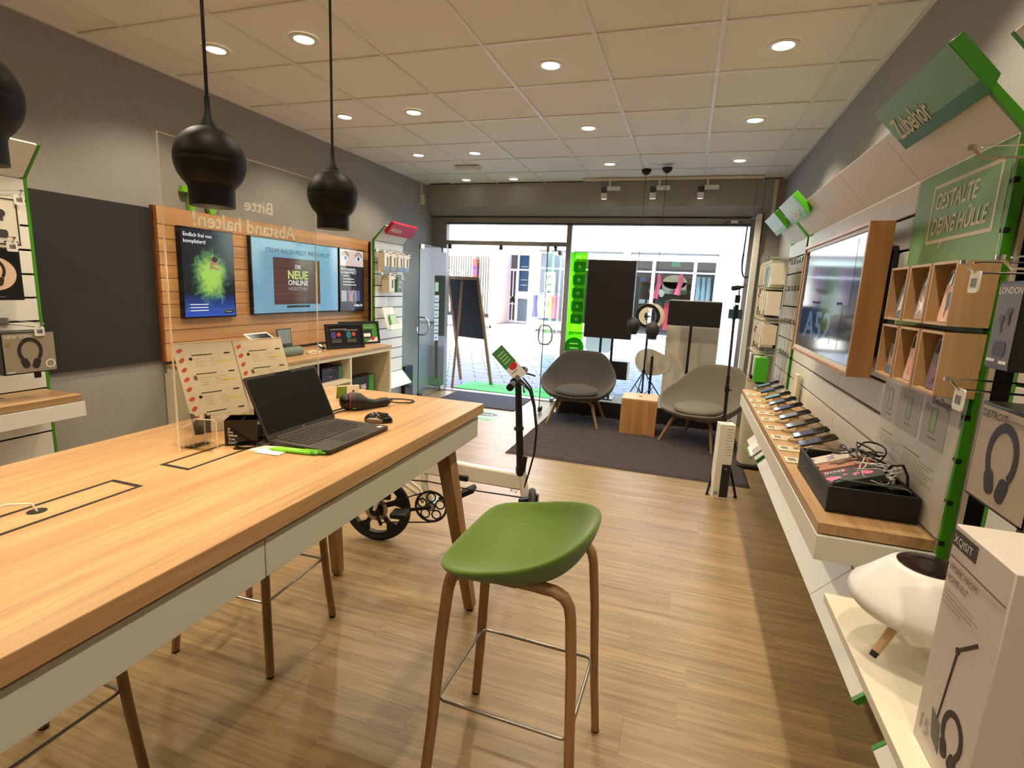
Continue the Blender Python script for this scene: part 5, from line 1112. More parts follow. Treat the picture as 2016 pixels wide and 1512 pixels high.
t=thing('window_display','small black landscape display screen on a single post in the window','screen',(.08,6.5,.2)); MB().box(-.205,.375,6.47,6.53,1.15,1.435).build('screen_back',black,t,bev=.004); MB().box(-.21,.38,6.53,6.545,1.145,1.44).build('screen_front_frame',alu,t)
MB().box(.05,.08,6.45,6.48,.2,1.16).build('post',bpk,t); MB().box(-.05,.18,6.36,6.58,.2,.212).build('foot_plate',bpk,t)
t=thing('lobed_sign','cream cloud shaped sign board on a black stub post in the window','sign',(-.38,6.7,.2))
b=MB(); pl=[]
for i in range(40):
    a=2*PI*i/40; r=.175*(1+.10*math.cos(2*a+.7)+.05*math.cos(3*a)); pl.append((r*1.15*math.cos(a),r*math.sin(a)))
b.prism(pl,-.008,.008,fr((-.35,6.72,.66),(1,0,0),(0,0,1))); b.build('sign_board',MC['cream board'],t); MB().box(-.36,-.33,6.60,6.63,.2,.75).build('stub_post',bpk,t); MB().box(-.36,-.33,6.63,6.71,.6,.63).build('bracket',bpk,t)
# ring light tripod
t=thing('ring_light','ring light with phone clamp on a black tripod in the window','ring light',(-.42,6.45,.2))
F=fr((-.43,6.45,1.24),(1,-.12,0),(0,0,1)); MB().ring(.105,.142,.0,.022,40,F).build('ring_back',mat('ring light black',(30,28,30),.4),t); MB().ring(.102,.146,-.010,.0,40,F).build('ring_diffuser',mat('milky ring',(232,220,196),.3),t)
MB().ring(.085,.155,.0,.006,40,fr((-.40,6.60,1.235),(1,-.12,0),(0,0,1))).build('ring_reflector',mat('cream ring',(226,208,170),.4),t)
MB().rrect(.05,.035,.006,0,.012,fr((-.435,6.44,1.295),(1,0,0),(0,0,1))).build('phone_clamp',white,t); MB().tube([(-.435,6.45,1.10),(-.435,6.44,1.28)],.005,8).build('clamp_neck',bpk,t); MB().box(-.47,-.40,6.43,6.45,1.225,1.245).build('clamp_arm',bpk,t)
MB().tube([(-.42,6.46,1.1),(-.42,6.46,.25)],.011,10).build('centre_column',bpk,t); MB().tube([(-.42,6.46,.60),(-.42,6.46,.56)],.02,10).build('collar',bpk,t); MB().tube([(-.42,6.46,.30),(-.42,6.46,.27)],.018,10).build('collar',bpk,t)
for k in range(3):
    a=math.radians(255+120*k); e=(-.42+.27*math.cos(a),6.46+.22*math.sin(a),.207); MB().tube([(-.42,6.46,.58),e],.007,8).build('leg',bpk,t); MB().tube([(-.42,6.46,.285),tuple((p+q)/2 for p,q in zip(e,(-.42,6.46,.58)))],.005,6).build('strut',bpk,t)
MB().tube([(-.41,6.44,1.05),(-.40,6.40,.8),(-.37,6.38,.5),(-.28,6.36,.3),(-.25,6.35,.205)],.003,6).build('power_cable',bpk,t)
# green transparent window film with rounded tiles
t=thing('window_film','bright green transparent film strip with rounded tiles on the window','window film',(-1.38,6.85,.05))
gf=clear('green film',(150,235,70),dens=.12); gf2=clear('darker green film',(70,170,50),dens=.35)
MB().box(-1.485,-1.27,FY-.0075,FY-.0065,.05,1.98).build('film',gf,t,smooth=0)
for i in range(5): MB().rrect(.155,.13,.02,0,.001,fr((-1.365,FY-.0085,1.80-.168*i),(1,0,0),(0,0,1))).build('rounded_tile',gf2,t,smooth=0)
MB().disc(.13,0,.001,32,fr((-1.37,FY-.0085,.76),(1,0,0),(0,0,1))).build('round_tile',gf2,t,smooth=0)
pgr=mat('pale film print',(190,240,150),.5); F=face(-1.43,FY-.0105,.80); 
for q,w in enumerate((.11,.12,.08)): MB().box(0,w,-.06*q,-.06*q+.016,0,.0004,F).build('film_print',pgr,t,smooth=0)
text('lettering','M',face(-1.42,FY-.009,1.885),.07,pgr,t)
for i in range(5): MB().ring(.013,.017,0,.0004,14,face(-1.365,FY-.0105,1.80-.168*i)).build('tile_symbol',pgr,t)
# white bistro table seen through the glass
t=thing('bistro_chair','white outdoor bistro chair seen through the green film','chair',(-1.3,8.0,0))
MB().lathe([(.0005,.43),(.2,.43),(.22,.45),(.21,.46),(.0005,.455)],24,at(-1.3,8.3,0)).build('seat',white,t); MB().rrect(.42,.30,.08,0,.02,fr((-1.3,8.5,.68),(1,0,0),(0,.2,1))).build('backrest',white,t)
for a in (.8,2.35,3.9,5.5): MB().tube([(-1.3+.12*math.cos(a),8.3+.12*math.sin(a),.44),(-1.3+.2*math.cos(a),8.3+.2*math.sin(a),0)],.012,8).build('leg',white,t)
# window pendants
for i,((x,y),z,lb) in enumerate((((-.56,6.10),1.14,'left one of the two small black pendants over the lounge corner'),((-.335,5.91),1.11,'right one of the two small black pendants over the lounge corner'))):
    if i==0:
        p0=thing('pendant_lamp',lb,'pendant lamp',(0,0,0),0,'small window pendants')
        MB().lathe([(.0005,H-.055),(.02,H-.053),(.042,H-.035),(.052,H-.01),(.052,H-.001),(.0005,H-.001)],24).build('ceiling_rose',black,p0,local=True)
        MB().tube([(0,0,H-.05),(0,0,1.24)],.0028,6).build('cord',black,p0,local=True)
        MB().lathe([(.0005,1.235),(.012,1.232),(.04,1.215),(.066,1.18),(.074,1.14),(.068,1.10),(.052,1.072),(.049,1.04),(.046,1.04),(.049,1.075),(.0005,1.09)],32).build('shade',mat('dark grey pendant',(40,36,36),.5),p0,local=True,smooth=60)
        p0.matrix_basis=at(x,y,0)
    else: dup(p0,at(x,y,-.025),lb)
# ------------------------------------------------------------------ pendants over the table
pm=mat('black pendant shell',(15,13,13),.5,bump=(60,0,.04),spec=.35)
for i,(y,lb) in enumerate(((1.095,'large black ball pendant left over the table, above the acrylic screen'),(1.585,'large black ball pendant over the table, right of the acrylic screen'),(.605,'large black ball pendant cut by the left picture edge'))):
    if i==0:
        p0=thing('pendant_lamp',lb,'pendant lamp',(0,0,0),0,'table pendants')
        MB().lathe([(.0005,H-.035),(.05,H-.03),(.055,H-.001),(.0005,H-.001)],24).build('ceiling_rose',black,p0,local=True)
        MB().tube([(0,0,H-.03),(0,0,1.905)],.0042,8).build('cord',black,p0,local=True); MB().lathe([(.0065,1.93),(.0075,1.893),(.009,1.89),(.010,1.882),(.019,1.863),(.0195,1.858)],20).build('cord_neck',black,p0,local=True)
        MB().lathe([(.0825*math.sin(q_*PI/24)+.0003,1.779+.0825*math.cos(q_*PI/24)) for q_ in range(0,12)]+[(.0825,1.780),(.0818,1.7785),(.0825,1.777)]+[(.0825*math.sin(q_*PI/24),1.779+.0825*math.cos(q_*PI/24)) for q_ in range(13,20)]+[(.0535,1.712),(.053,1.706),(.053,1.668),(.050,1.668),(.050,1.706),(.06,1.725),(.072,1.76),(.0005,1.80)],56).build('shade',pm,p0,local=True,smooth=50)
        MB().ball((0,0,1.755),.026,14,10).build('bulb',glow('warm bulb',(255,214,150),6,False),p0,local=True)
        p0.matrix_basis=at(-1.18,y,0)
    else: dup(p0,at(-1.18,y,0),lb)
    spot(-1.18,y,1.715,11,96,.6,.02,col=(1,.66,.33))
# ------------------------------------------------------------------ acrylic sneeze guard
t=thing('acrylic_guard','tall clear acrylic guard with mirrored white lettering standing on the table','guard',(-1.31,1.36,1.0))
gd=(-1.31,1.355,1.0)
MB().box(-1.313,-1.308,1.06,1.655,1.002,1.845).build('clear_sheet',acryl,t); 
for a in ((1.0585,1.06,1.002,1.8465),(1.655,1.6565,1.002,1.8465),(1.06,1.655,1.845,1.8465)): MB().box(-1.3132,-1.3078,*a).build('sheet_edge',acryl_e,t,smooth=0)
for y in (1.10,1.60): 
    MB().rrect(.15,.008,.003,0,.005,at(-1.31,y,1.0)).build('foot',acryl,t); MB().prism([(-.075,0),(.075,0),(.012,.10),(-.012,.10)],-.0025,.0025,fr((-1.31,y,1.006),(1,0,0),(0,0,1))).build('foot_fin',acryl,t)
    MB().ball((-1.306,y,1.05),.003,8,6).build('screw',chrome,t)
G=fr((-1.3075,1.445,1.69),(0,-1,0),(0,0,1)); G=G@Matrix.Scale(1,4)
# lettering is printed for readers on the far side, so it reads mirrored from here
Fm=fr((-1.3135,1.0,0),(0,1,0),(0,0,1))
def back(y,z): return fr((-1.3072,y,z),(0,-1,0),(0,0,1))
vinyl=clear('white vinyl',(250,248,240),dens=.97); text('lettering','Bitte 1m',back(1.445,1.695),.036,vinyl,t,w=.215,bold=.015); text('lettering','Abstand halten!',back(1.545,1.628),.040,vinyl,t,w=.40,bold=.015)
# ------------------------------------------------------------------ price boards
def board(label,x,y,a,w,h,s):
    t=thing('price_board',label,'price board',(x,y,1.0)); F=fr((x,y,1.001),(math.cos(a),math.sin(a),0),(-.42*math.sin(a),.42*math.cos(a),1))
    MB().box(0,w,0,h,0,.0015,F).build('paper_sheet',mat('warm paper',(224,216,208),.7),t,smooth=0); MB().box(-.002,w+.002,-.001,h+.002,.002,.004,F).build('acrylic_front',acryl,t); MB().box(0,w,0,.004,-.06,.0,F).build('holder_foot',acryl_e,t)
    MB().box(-.002,w+.002,h+.002,h+.004,-.001,.004,F).build('holder_edge',acryl_e,t,smooth=0)
    rr=random.Random(s); b=MB()
    for q in range(9): b.disc(.0085,.0016,.0019,6,F@Matrix.Translation((.018,.018+q*h*.108,0))@Matrix.Rotation(.6+rr.uniform(-.3,.3),4,'Z'),sx=1.3,sy=.8)
    b.build('red_marks',mat('print coral',(204,84,60),.6),t,smooth=0)
    for q in range(4):
        z=h*.86-q*h*.215
        b=MB(); b.box(.05,.115,z,z+.0032,.0016,.0019,F); b.build('print_heading',ink,t,smooth=0)
        b=MB()
        for k in range(4): b.box(.055,.055+rr.uniform(.02,.04),z-.012-.008*k,z-.0111-.008*k,.0016,.0019,F); b.box(.105,.105+rr.uniform(.02,.04),z-.012-.008*k,z-.0111-.008*k,.0016,.0019,F)
        b.build('print_lines',mat('print taupe',(140,120,104),.6),t,smooth=0)
        MB().box(w-.065,w-.015,z-.027,z-.0235,.0016,.0019,F).build('highlight',inky,t,smooth=0); MB().box(w-.035,w-.015,z,z+.005,.0016,.0019,F).build('print_price',ink,t,smooth=0); MB().disc(.006,.0016,.0019,14,F,cx=.045,cy=z-.01,sy=(1.4 if q%2 else .9)).build('print_product',[ink,mat('print dim',(100,90,80),.6)][q%2],t,smooth=0)
board('left cream price board with red marks leaning behind the acrylic guard',-1.42,1.205,1.31,.190,.295,1)
board('right cream price board with red marks leaning behind the acrylic guard',-1.371,1.392,1.31,.185,.295,2)
# small clear dispenser
t=thing('acrylic_dispenser','small clear open acrylic dispenser in front of the guard on the table','dispenser',(-1.30,1.13,1.0))
MB().prism([(0,0),(.075,0),(.075,.085),(0,.055)],0,.002,fr((-1.345,1.105,1.0),(.3,.95,0),(0,0,1))).build('side_panel',acryl,t)
def loop(pts,r=.0016): return MB().tube(pts,r,6)
loop([(-1.345,1.10,1.002),(-1.345,1.10,1.06),(-1.322,1.155,1.088),(-1.322,1.155,1.002)]).build('panel_edge',acryl_e,t); loop([(-1.255,1.135,1.002),(-1.255,1.135,1.078),(-1.26,1.132,1.086),(-1.318,1.115,1.086),(-1.322,1.115,1.08),(-1.322,1.115,1.002)]).build('panel_edge',acryl_e,t); MB().box(-1.345,-1.255,1.10,1.17,1.0005,1.003).build('base_plate',acryl,t)
# black pen box and note block
t=thing('pen_box','glossy black card pen box with small white lettering on the table','pen box',(-1.25,1.22,1.0)); T=at(-1.235,1.215,1.0,.55)
for a in ((-.045,.045,-.035,-.033),(-.045,.045,.033,.035),(-.045,-.043,-.033,.033),(.043,.045,-.033,.033)): MB().box(*a,.001,.078,T).build('box_wall',blackg,t,smooth=0)
MB().box(-.044,.044,-.034,.034,.0005,.002,T).build('box_base',blackg,t); MB().box(-.001,.001,-.033,.033,.002,.075,T).build('box_divider',blackg,t)
F=T@fr((-.035,-.0352,.05),(1,0,0),(0,0,1))
for q,s_ in enumerate(('#','Do','What','You','Can\u2019t')): text('lettering',s_,F@Matrix.Translation((0,-.0105*q,.0004)),.0075,inkw,t)
t=thing('note_block','white note paper block in a black holder behind the laptop lid','paper block',(-1.24,1.34,1.0)); T=at(-1.235,1.305,1.0,.5)
MB().box(-.04,.04,-.032,.032,.003,.045,T).build('paper_stack',paper,t,bev=.0008); MB().box(-.046,.046,-.037,.037,.0005,.003,T).build('holder_base',blackg,t)
for a in ((-.046,.046,.035,.037),(.044,.046,-.037,.035)): MB().box(*a,.003,.075,T).build('holder_wall',blackg,t)
# ------------------------------------------------------------------ laptop
t=thing('laptop','open black laptop with dark screen on the oak table','laptop',(-1.04,1.38,1.0)); lm=mat('laptop graphite',(44,40,38),.45); km=mat('laptop key',(28,26,26),.5)
X0,X1,Y0,Y1=-1.158,-.932,1.222,1.535
T=Matrix.Translation((-1.045,1.378,1.0))@Matrix.Rotation(-.02,4,'Z')
MB().rrect(X1-X0,Y1-Y0,.008,.003,.015,T).build('base',lm,t,bev=.001)
MB().rrect(.062,.105,.004,.0152,.0156,T,cx=.07,cy=-.005).build('touchpad',mat('touchpad',(36,33,32),.35),t,smooth=0)
MB().box(-.085,.028,-.137,.137,.0151,.0154,T).build('keyboard_well',mat('keyboard well',(22,20,20),.6),t,smooth=0)
b=MB()
for r in range(6):
    n=15 if r<5 else 9; x=-.082+.0182*r
    for k in range(n):
        if r==5:
            w=(.016,.016,.016,.016,.09,.016,.016,.016,.016)[k]; 
            if k==0: yy=-.134
        else:
            w=.0155
            if k==0: yy=-.134
        b.box(x,x+.0150,yy,yy+w,.0154,.0168,T); yy+=w+.0024
o=b.build('keys',km,t,smooth=0); o['kind']='stuff'
MB().box(.085,.1,.122,.142,.0152,.0156,T).build('sticker',mat('pale sticker',(190,188,184),.5),t,smooth=0)
F=T@fr((-.106,-.157,.014),(0,1,0),(-.44,0,1)); F=T@fr((-.106,-.157,.016),(0,1,0),(-.47,0,1))
MB().rrect(.314,.2,.007,-.006,0,F,cx=.157,cy=.1).build('lid',lm,t,bev=.001); MB().rrect(.302,.176,.003,.0002,.0006,F,cx=.157,cy=.103).build('display',mat('dark display',(10,10,11),.25),t,smooth=0)
MB().box(.125,.19,.193,.197,.0002,.0008,F).build('webcam_bar',blackg,t,smooth=0); MB().ring(.0025,.0038,.0002,.0008,14,F,cx=.157,cy=.008).build('badge',alu,t); MB().tube([(-.108,-.12,.013),(-.108,.12,.013)],.005,10,M=T).build('hinge',lm,t)
def cable(label,pts,r,m=None): 
    # Catmull-Rom through the points
    P=[V(p) for p in pts]; Q=[]
    for i in range(len(P)-1):
        a,b_,c,d=P[max(i-1,0)],P[i],P[i+1],P[min(i+2,len(P)-1)]
        for k in range(5):
            u=k/5; Q.append(.5*((2*b_)+(c-a)*u+(2*a-5*b_+4*c-d)*u*u+(3*b_-a-3*c+d)*u**3))
    Q.append(P[-1]); return tag(MB().tube(Q,r,8).build('cable',m or bpk),label,'cable')
cable('black power cable looping from the left side of the laptop',[(-1.14,1.225,1.009),(-1.16,1.19,1.006),(-1.19,1.165,1.004),(-1.225,1.17,1.006),(-1.235,1.21,1.02),(-1.215,1.27,1.06),(-1.20,1.31,1.05)],.0025)
cable('black cable running from the scanner head behind the laptop',[(-1.22,1.70,1.012),(-1.25,1.64,1.004),(-1.28,1.56,1.004),(-1.31,1.48,1.004)],.003)
cable('second black cable running from under the scanner to the laptop',[(-1.20,1.71,1.006),(-1.22,1.63,1.004),(-1.19,1.58,1.004),(-1.17,1.53,1.006)],.0025)
cable('black scanner cable looping over the round desk cap',[(-1.125,1.865,1.012),(-1.09,1.90,1.006),(-1.065,1.93,1.004),(-1.07,1.965,1.004),(-1.12,1.975,1.004),(-1.165,1.955,1.004),(-1.185,1.93,1.006)],.0028)
tag(MB().disc(.034,0,.003,28,at(-1.19,1.93,1.0)).build('grommet_lid',black),'flat round black grommet lid at the far end of the table','lid')
# mouse
t=thing('computer_mouse','black and silver computer mouse beside the laptop','mouse',(-1.01,1.62,1.0)); T=at(-1.02,1.612,1.0,-1.35)
b=MB(); b.ball((0,0,.006),.03,24,14,(.98,1.75,.98),T); o=b.build('mouse_top',blackg,t,smooth=180)
for v in o.data.vertices: v.co.z=max(v.co.z,.0015) 
for s_ in(-1,1): MB().ball((s_*.0195,-.004,.009),.015,14,10,(.85,2.3,.8),T).build('silver_side',mat('silver side',(120,112,104),.3,metal=.5),t,smooth=180)
MB().box(-.003,.003,.018,.036,.026,.034,T).build('scroll_wheel',rubber,t,bev=.002)
# hand scanner
t=thing('barcode_scanner','black hand scanner with red stripe lying on the table','scanner',(-1.17,1.76,1.0))
p=[V((-1.222,1.70,1.034)),V((-1.205,1.715,1.036)),V((-1.185,1.73,1.034)),V((-1.165,1.76,1.022)),V((-1.15,1.79,1.018)),V((-1.14,1.82,1.019)),V((-1.13,1.845,1.018)),V((-1.125,1.86,1.014))]
MB().tube(p,[.026,.035,.034,.021,.017,.0185,.018,.009],20).build('scanner_body',black,t,smooth=180)
MB().ball((-1.218,1.70,1.035),.031,20,14,(.9,.9,1)).build('scanner_head',blackg,t,smooth=180)
MB().ring(.0318,.0345,-.002,.002,24,fr((-1.209,1.708,1.036),(0,0,1),(.65,-.75,0))).build('red_stripe',mat('dark red ring',(130,26,30),.3),t); MB().ring(.022,.026,-.001,.002,18,fr((-1.18,1.705,1.036),(0,0,1),(.6,.8,0)),a0=2.2,a1=3.6).build('green_light',glow('green led',(60,230,60),1,False),t)
# small white and green stand card
t=thing('stand_card','small white folded card with green back on the table by the scanner','card',(-1.32,1.88,1.0))
F=fr((-1.335,1.865,1.0005),(.62,.78,0),(.10,-.08,1)); MB().box(0,.05,0,.062,0,.0015,F).build('white_flap',paper,t,smooth=0); MB().disc(.005,.0016,.002,12,F,cx=.027,cy=.036).build('printed_symbol',ink,t); MB().box(.021,.033,.016,.02,.0016,.002,F).build('printed_mark',ink,t,smooth=0)
F=fr((-1.385,1.86,1.0005),(.62,.78,0),(.28,-.22,1)); MB().box(0,.05,0,.06,0,.0015,F).build('green_flap',mat('olive green card',(120,150,50),.5),t,smooth=0); MB().box(0,.09,.057,.0595,-.002,.003,F).build('fold_edge',paper,t,smooth=0)
# pens and notes
def pen(label,p0,p1):
    p0,p1=V(p0),V(p1); d=(p1-p0); q=lambda k:p0+d*k
    t=thing('ballpoint_pen',label,'pen',(*((p0+p1)/2)[:2],1.0),0,'green pens'); pg_=mat('pen green',(120,206,30),.3)
    MB().tube([q(0),q(.12),q(.15),q(.86)],[.0015,.0045,.0055,.0055],14).build('pen_barrel',pg_,t); MB().tube([q(.86),q(.865),q(.94)],[.0055,.0048,.0045],14).build('pen_collar',mat('pen dark green',(70,150,30),.3),t); MB().tube([q(.94),q(1)],[.0035,.003],10).build('push_button',MC['pen dark green'],t); MB().bar(q(.62)+V((0,0,.006)),q(.93)+V((0,0,.007)),.003,.002,side=(0,1,0)).build('pen_clip',pg_,t)
pen('green ballpoint pen lying in front of the laptop, the one nearer the camera',(-1.118,1.185,1.006),(-.962,1.205,1.006)); pen('green ballpoint pen lying against the front edge of the laptop',(-1.115,1.198,1.006),(-.945,1.218,1.006))
for k,(x,y,a) in enumerate(((-1.135,1.195,.35),(-1.10,1.178,.1))): tag(MB().box(-.04,.04,-.025,.025,.0004,.0012,at(x,y,1.0+.001*k,a)).build('note_sheet',paper,smooth=0),['white paper note half under the laptop cable','white paper note under the tips of the green pens'][k],'paper')
# ------------------------------------------------------------------ folding bicycle
bk=thing('folding_bicycle','white compact folding electric bicycle with black wheels behind the table','bicycle',(-1.2,2.6,0))
wp=mat('white bicycle paint',(232,226,214),.25,coat=.5)
D=V((.985,.17,0)).normalized(); SD=V((-D.y,D.x,0)); O=V((-1.60,2.52,0)); UP=V((0,0,1))
def P(u,z,s=0): return O+D*u+UP*z+SD*s      # u along the bike, s sideways (+ away from camera)
def wheel(u,fw):
    F=fr(P(u,.2),(SD*.97-D*.1) if fw else D,UP); w=MB(); n=40; prof=[]
    vs=[];m_=10
    for i in range(n):
        a=2*PI*i/n
        for j in range(m_): q=2*PI*j/m_; r=.181+.0205*math.cos(q); vs.append(F@V((r*math.cos(a),r*math.sin(a),.021*math.sin(q))))
    w.add(vs,[(i*m_+j,((i+1)%n)*m_+j,((i+1)%n)*m_+(j+1)%m_,i*m_+(j+1)%m_) for i in range(n) for j in range(m_)]); W_=w.build('wheel',rubber,bk,smooth=180)
    b=MB(); b.ring(.148,.166,-.016,.016,40,F); b.build('rim',black,W_)
    for k in range(5):
        a=2*PI*k/5+.35; R_=F@Matrix.Rotation(a,4,'Z'); MB().prism([(.03,-.022),(.06,-.013),(.11,-.014),(.152,-.045),(.152,.045),(.11,.014),(.06,.013),(.03,.022)],-.008,.008,R_).build('spoke',black,W_,bev=.002)
    MB().disc(.045,-.028,.028,24,F).build('hub',black,W_,bev=.003); MB().ring(.048,.07,.022,.024,26,F).build('brake_disc',steel,W_)
wheel(0,False); wheel(.90,True)
# main beam: deep rounded box section
def beam(u0,z0,u1,z1,h0,h1,w,name='main_beam',m=wp,bev=.012):
    b=MB(); vs=[]
    for u,z,h in ((u0,z0,h0),(u1,z1,h1)):
        for s,q in ((-1,-1),(1,-1),(1,1),(-1,1)): vs.append(P(u,z+q*h/2,s*w/2))
    b.add(vs,[(3,2,1,0),(4,5,6,7),(0,1,5,4),(1,2,6,5),(2,3,7,6),(3,0,4,7)]); return b.build(name,m,bk,bev=bev)
beam(.27,.492,.84,.445,.104,.096,.045)
MB().tube([P(.262,.585),P(.285,.36),P(.32,.25)],[.0205,.022,.02],14).build('seat_tube',wp,bk,smooth=60); MB().tube([P(.262,.585),P(.26,.615)],.026,14).build('seat_clamp',black,bk); MB().tube([P(.26,.58),P(.235,.82)],.0135,12).build('seat_post',black,bk)
MB().ball(P(.19,.84),.1,18,12,(1.2,.75,.33)).build('saddle',black,bk,smooth=180); MB().bar(P(.29,.505,-.02),P(.27,.53,-.03),.012,.03).build('clamp_lever',black,bk)
for s in (-.045,.045):
    MB().tube([P(.26,.51,s*.3),P(.16,.465,s*.8),P(.07,.385,s),P(.03,.30,s),P(.0,.205,s)],[.02,.02,.018,.015,.011],12).build('rear_stay',wp,bk,smooth=60)
    MB().tube([P(.28,.27,s*.4),P(.24,.33,s*.7),P(.18,.37,s*.8),P(.10,.385,s)],.009,10).build('stay_brace',wp,bk,smooth=60)
MB().tube([P(.832,.51),P(.86,.37)],.025,16).build('head_tube',wp,bk); MB().tube([P(.86,.355),P(.865,.33)],.034,16).build('fork_crown',black,bk)
for s in (-.045,.045): MB().tube([P(.865+s*.6,.34,0),P(.89+s,.30,0),P(.90+s,.2,0)],[.016,.013,.011],10).build('fork_blade',black,bk)
MB().tube([P(.83,.485),P(.828,.53)],.028,14).build('stem_base',black,bk); MB().bar(P(.84,.51,-.02),P(.85,.60,-.02),.03,.014).build('stem_latch',black,bk,bev=.003)
MB().tube([P(.825,.53),P(.79,1.02)],[.021,.017],14).build('handle_stem',black,bk); MB().tube([P(.808,.74),P(.807,.755)],.027,14).build('stem_collar',black,bk); MB().bar(P(.807,.748,-.05),P(.807,.748,.05),.01,.01,side=(0,0,1)).build('collar_lever',black,bk)
MB().tube([P(.79,1.025,-.24),P(.79,1.03,-.1),P(.79,1.035,0),P(.79,1.03,.1),P(.79,1.025,.24)],.0115,12).build('handlebar',black,bk)
MB().tube([P(.79,1.025,-.29),P(.79,1.026,-.19)],[.0185,.0165],14).build('grip',rubber,bk); MB().tube([P(.79,1.026,.19),P(.79,1.025,.29)],[.0165,.0185],14).build('grip',rubber,bk)
for s in (-1,1):
    MB().tube([P(.80,1.03,s*.15),P(.84,1.02,s*.17),P(.855,1.0,s*.25)],.005,8).build('brake_lever',black,bk); MB().tube([P(.79,1.03,s*.165),P(.79,1.03,s*.14)],.02,12).build('lever_clamp',black,bk)
MB().tube([P(.80,1.045,.08),P(.80,1.075,.08)],.016,12).build('bell',black,bk)
for k,s in enumerate((-.05,-.02,.03)):
    MB().tube([P(.81,1.02,s*1.6),P(.86,.97,s),P(.885,.88,s*.6),P(.905,.75,s*.5),P(.90,.62,s*.4),P(.875,.5,s*.3),P(.855,.42,s*.4)],.0052,8).build('brake_cable',bpk,bk,smooth=60)
MB().tube([P(.845,.36,-.02),P(.75,.365,-.02),P(.6,.372,-.02),P(.45,.385,-.02),P(.3,.40,-.02),P(.18,.40,-.03)],.0042,8).build('cable_loom',bpk,bk,smooth=60)
MB().tube([P(.9,.37,0),P(.93,.36,0)],.02,12).build('front_light',black,bk); MB().box(-.004,.02,-.015,.015,-.02,.03,Matrix.Translation(P(.915,.345))).build('reflector',blackg,bk)
Fb=fr(P(.335,.262),D,UP); s_=-.052
cr_=MB(); T=Fb@Matrix.Translation((0,0,.045)); cr_.ring(.082,.095,-.003,.003,36,T); 
for k in range(5):
    a=2*PI*k/5+.3; cr_.ring(.0215,.029,-.003,.003,18,T@Matrix.Translation((.055*math.cos(a),.055*math.sin(a),0)))
cr_.disc(.026,-.004,.004,20,T); cr_.build('chainring',black,bk)
MB().bar(V(T@V((0,0,.012))),V(T@V((-.155,-.035,.012))),.02,.012,side=(0,0,1)).build('crank_arm',black,bk,bev=.003); MB().bar(V(Fb@V((0,0,-.06))),V(Fb@V((.155,.045,-.06))),.02,.012,side=(0,0,1)).build('crank_arm',black,bk,bev=.003)
MB().box(-.045,.045,-.014,.014,-.045,.045,T@Matrix.Translation((-.16,-.036,.06))).build('pedal',rubber,bk,bev=.004); MB().box(-.045,.045,-.014,.014,-.045,.045,Fb@Matrix.Translation((.175,.05,-.11))@Matrix.Rotation(.5,4,'Z')).build('pedal',rubber,bk,bev=.004)
MB().tube([V(Fb@V((0,0,-.05))),V(Fb@V((0,0,.05)))],.02,14).build('bottom_bracket',alu,bk)
MB().tube([P(.335,.357,-.045),P(.0,.228,-.045)],.004,6).build('chain_run',bpk,bk); MB().tube([P(.335,.167,-.045),P(.05,.135,-.045),P(.03,.12,-.045)],.004,6).build('chain_run',bpk,bk)
MB().disc(.032,.042,.05,20,fr(P(0,.2),D,UP)).build('rear_sprocket',bpk,bk); MB().bar(P(.01,.19,-.055),P(.045,.12,-.055),.02,.012,side=(0,1,0)).build('derailleur',black,bk,bev=.003); MB().box(-.03,.03,-.02,.02,-.012,.012,fr(P(.06,.29,-.03),D,UP)).build('brake_caliper',black,bk,bev=.004)
w=MB(); F=fr(P(0,.2),D,UP); w.ring(.207,.211,-.026,.026,18,F,a0=.9,a1=2.3); w.build('mudguard',black,bk)
text('lettering','XQ',fr(P(.775,.388,-.0235),D,UP),.022,mat('print dark grey',(60,58,56),.5),bk,w=.045)
MB().bar(P(.47,.445,-.03),P(.54,.44,-.03),.03,.02,side=(0,0,1)).build('hinge_latch',black,bk,bev=.004)
MB().bar(P(.49,.495,0),P(.53,.493,0),.012,.002,side=(0,0,1)).build('warning_sticker',mat('amber sticker',(220,160,60),.5),bk)
t=thing('price_tag','green and white price card hanging tilted on the bicycle handlebar','price tag',(-.88,2.6,1.05))
F=fr((-.945,2.62,1.205),(.55,.05,-.62),(.42,.05,.38)); F=fr((-.965,2.62,1.145),(.62,.02,-.60),(.35,.1,.6)); 
MB().box(0,.20,0,.075,0,.0015,F).build('card',paper,t,smooth=0); MB().box(0,.115,0,.075,.0016,.002,F).build('green_print',mat('tag green',(70,140,70),.5),t,smooth=0); MB().disc(.023,.0021,.0025,16,F,cx=.125,cy=.045,sx=.8).build('red_print',mat('tag red',(206,50,60),.5),t)
b=MB()
for q in range(4): b.box(.03+.018*q,.036+.018*q,.015,.06,.0021,.0024,F)
b.build('print_lines',mat('tag pale print',(190,220,180),.5),t,smooth=0); MB().box(.15,.155,.01,.05,.0016,.002,F).build('print_line',inkg,t,smooth=0)
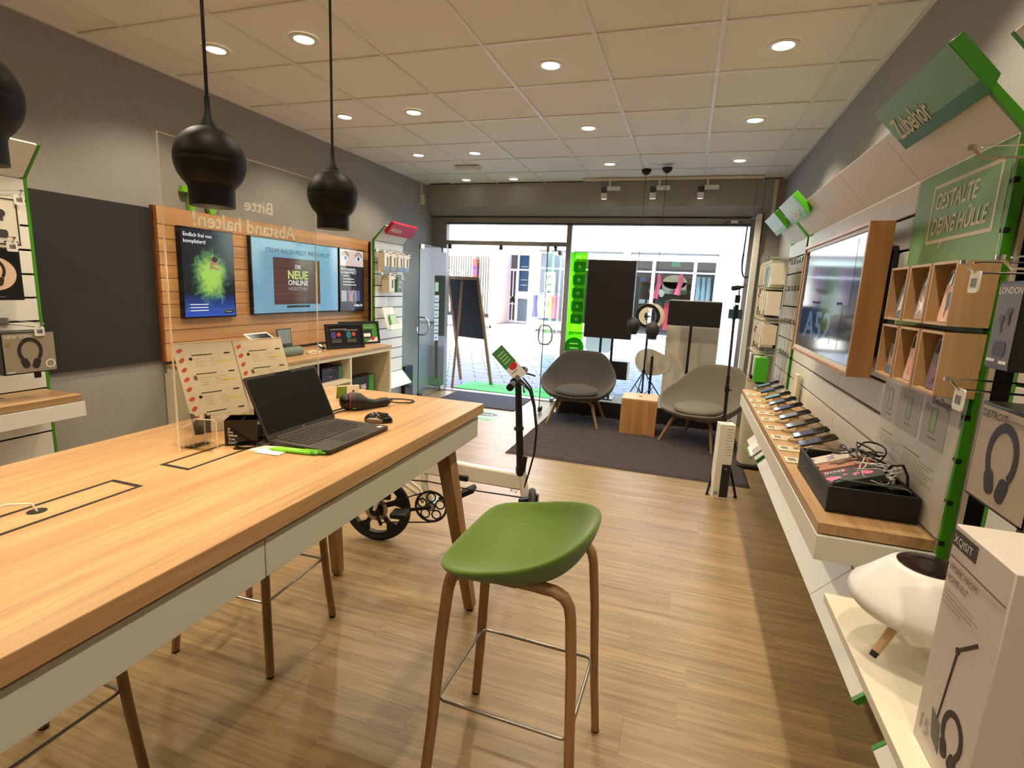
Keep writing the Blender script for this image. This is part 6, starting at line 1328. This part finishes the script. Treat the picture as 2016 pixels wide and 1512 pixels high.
# ------------------------------------------------------------------ camera tripod and tall box near the rug
t=thing('phone_tripod','tall black tripod with phone holder and microphone beside the counter','tripod',(.36,4.25,0))
B0=V((.365,4.27,0)); T0=V((.335,4.27,1.52))
MB().tube([B0+V((0,0,.25)),B0.lerp(T0,.6)],.013,12).build('lower_column',bpk,t); MB().tube([B0.lerp(T0,.58),B0.lerp(T0,.88)],.010,12).build('upper_column',mat('dark plum tube',(50,34,38),.3),t)
for k in (.52,.37): MB().tube([B0.lerp(T0,k),B0.lerp(T0,k+.03)],.018,12).build('clamp_collar',bpk,t); 
for k in (.53,.38): MB().tube([B0.lerp(T0,k),B0.lerp(T0,k)+V((.035,-.01,.004))],.006,8).build('clamp_knob',bpk,t)
for e in ((.285,4.13,.0),(.49,4.16,0),(.34,4.52,0)):
    MB().tube([B0+V((0,0,.46)),V(e)+V((0,0,.012))],[.010,.009],8).build('leg',bpk,t); MB().tube([V(e)+V((0,0,.014)),V(e)],.012,8).build('foot_cap',rubber,t)
MB().tube([B0.lerp(T0,.88),B0.lerp(T0,.945)],.014,10).build('ball_head',bpk,t); MB().box(-.05,.045,-.008,.008,-.035,.035,Matrix.Translation((.345,4.26,1.38))).build('phone',mat('teal phone',(50,82,92),.3),t,bev=.003); MB().box(-.014,.014,-.014,.016,-.05,.05,Matrix.Translation((.345,4.24,1.40))).build('phone_clamp',bpk,t,bev=.004)
MB().box(-.018,.018,-.015,.015,-.03,.03,Matrix.Translation((.345,4.25,1.49))).build('receiver',bpk,t,bev=.005); MB().tube([(.30,4.22,1.565),(.335,4.24,1.572),(.375,4.27,1.58)],[.018,.018,.008],12).build('microphone',mat('foam black',(30,26,26),.9),t); MB().tube([(.35,4.25,1.52),(.35,4.25,1.57)],.005,8).build('microphone_arm',bpk,t)
t=thing('lamp_box','tall narrow white carton with black printed panel standing on the floor by the rug','box',(.36,4.13,0)); T=at(.365,4.135,0,.18)
MB().box(-.055,.055,-.05,.05,.0005,.575,T).build('carton_body',mat('white tall carton',(222,216,204),.5),t,bev=.002)
F=T@face(-.055,-.0505,0); MB().box(.045,.108,.012,.27,0,.0006,F).build('printed_panel',mat('printed black panel',(44,42,42),.4),t,smooth=0); MB().ring(.004,.006,.0006,.001,12,F,cx=.075,cy=.235).build('print_symbol',inkw,t)
for q in range(10): MB().box(.055,.055+(.045,.05,.03)[q%3],.54-.022*q,.543-.022*q,0,.0006,F).build('print_line',inkg,t,smooth=0)
for q in range(3): MB().box(.005,.035,.03+.01*q,.034+.01*q,0,.0006,F).build('print_line',ink,t,smooth=0)
MB().tube([(.37,4.13,.575),(.37,4.13,.60),(.385,4.13,.605)],.003,6).build('hang_tab',acryl_e,t)
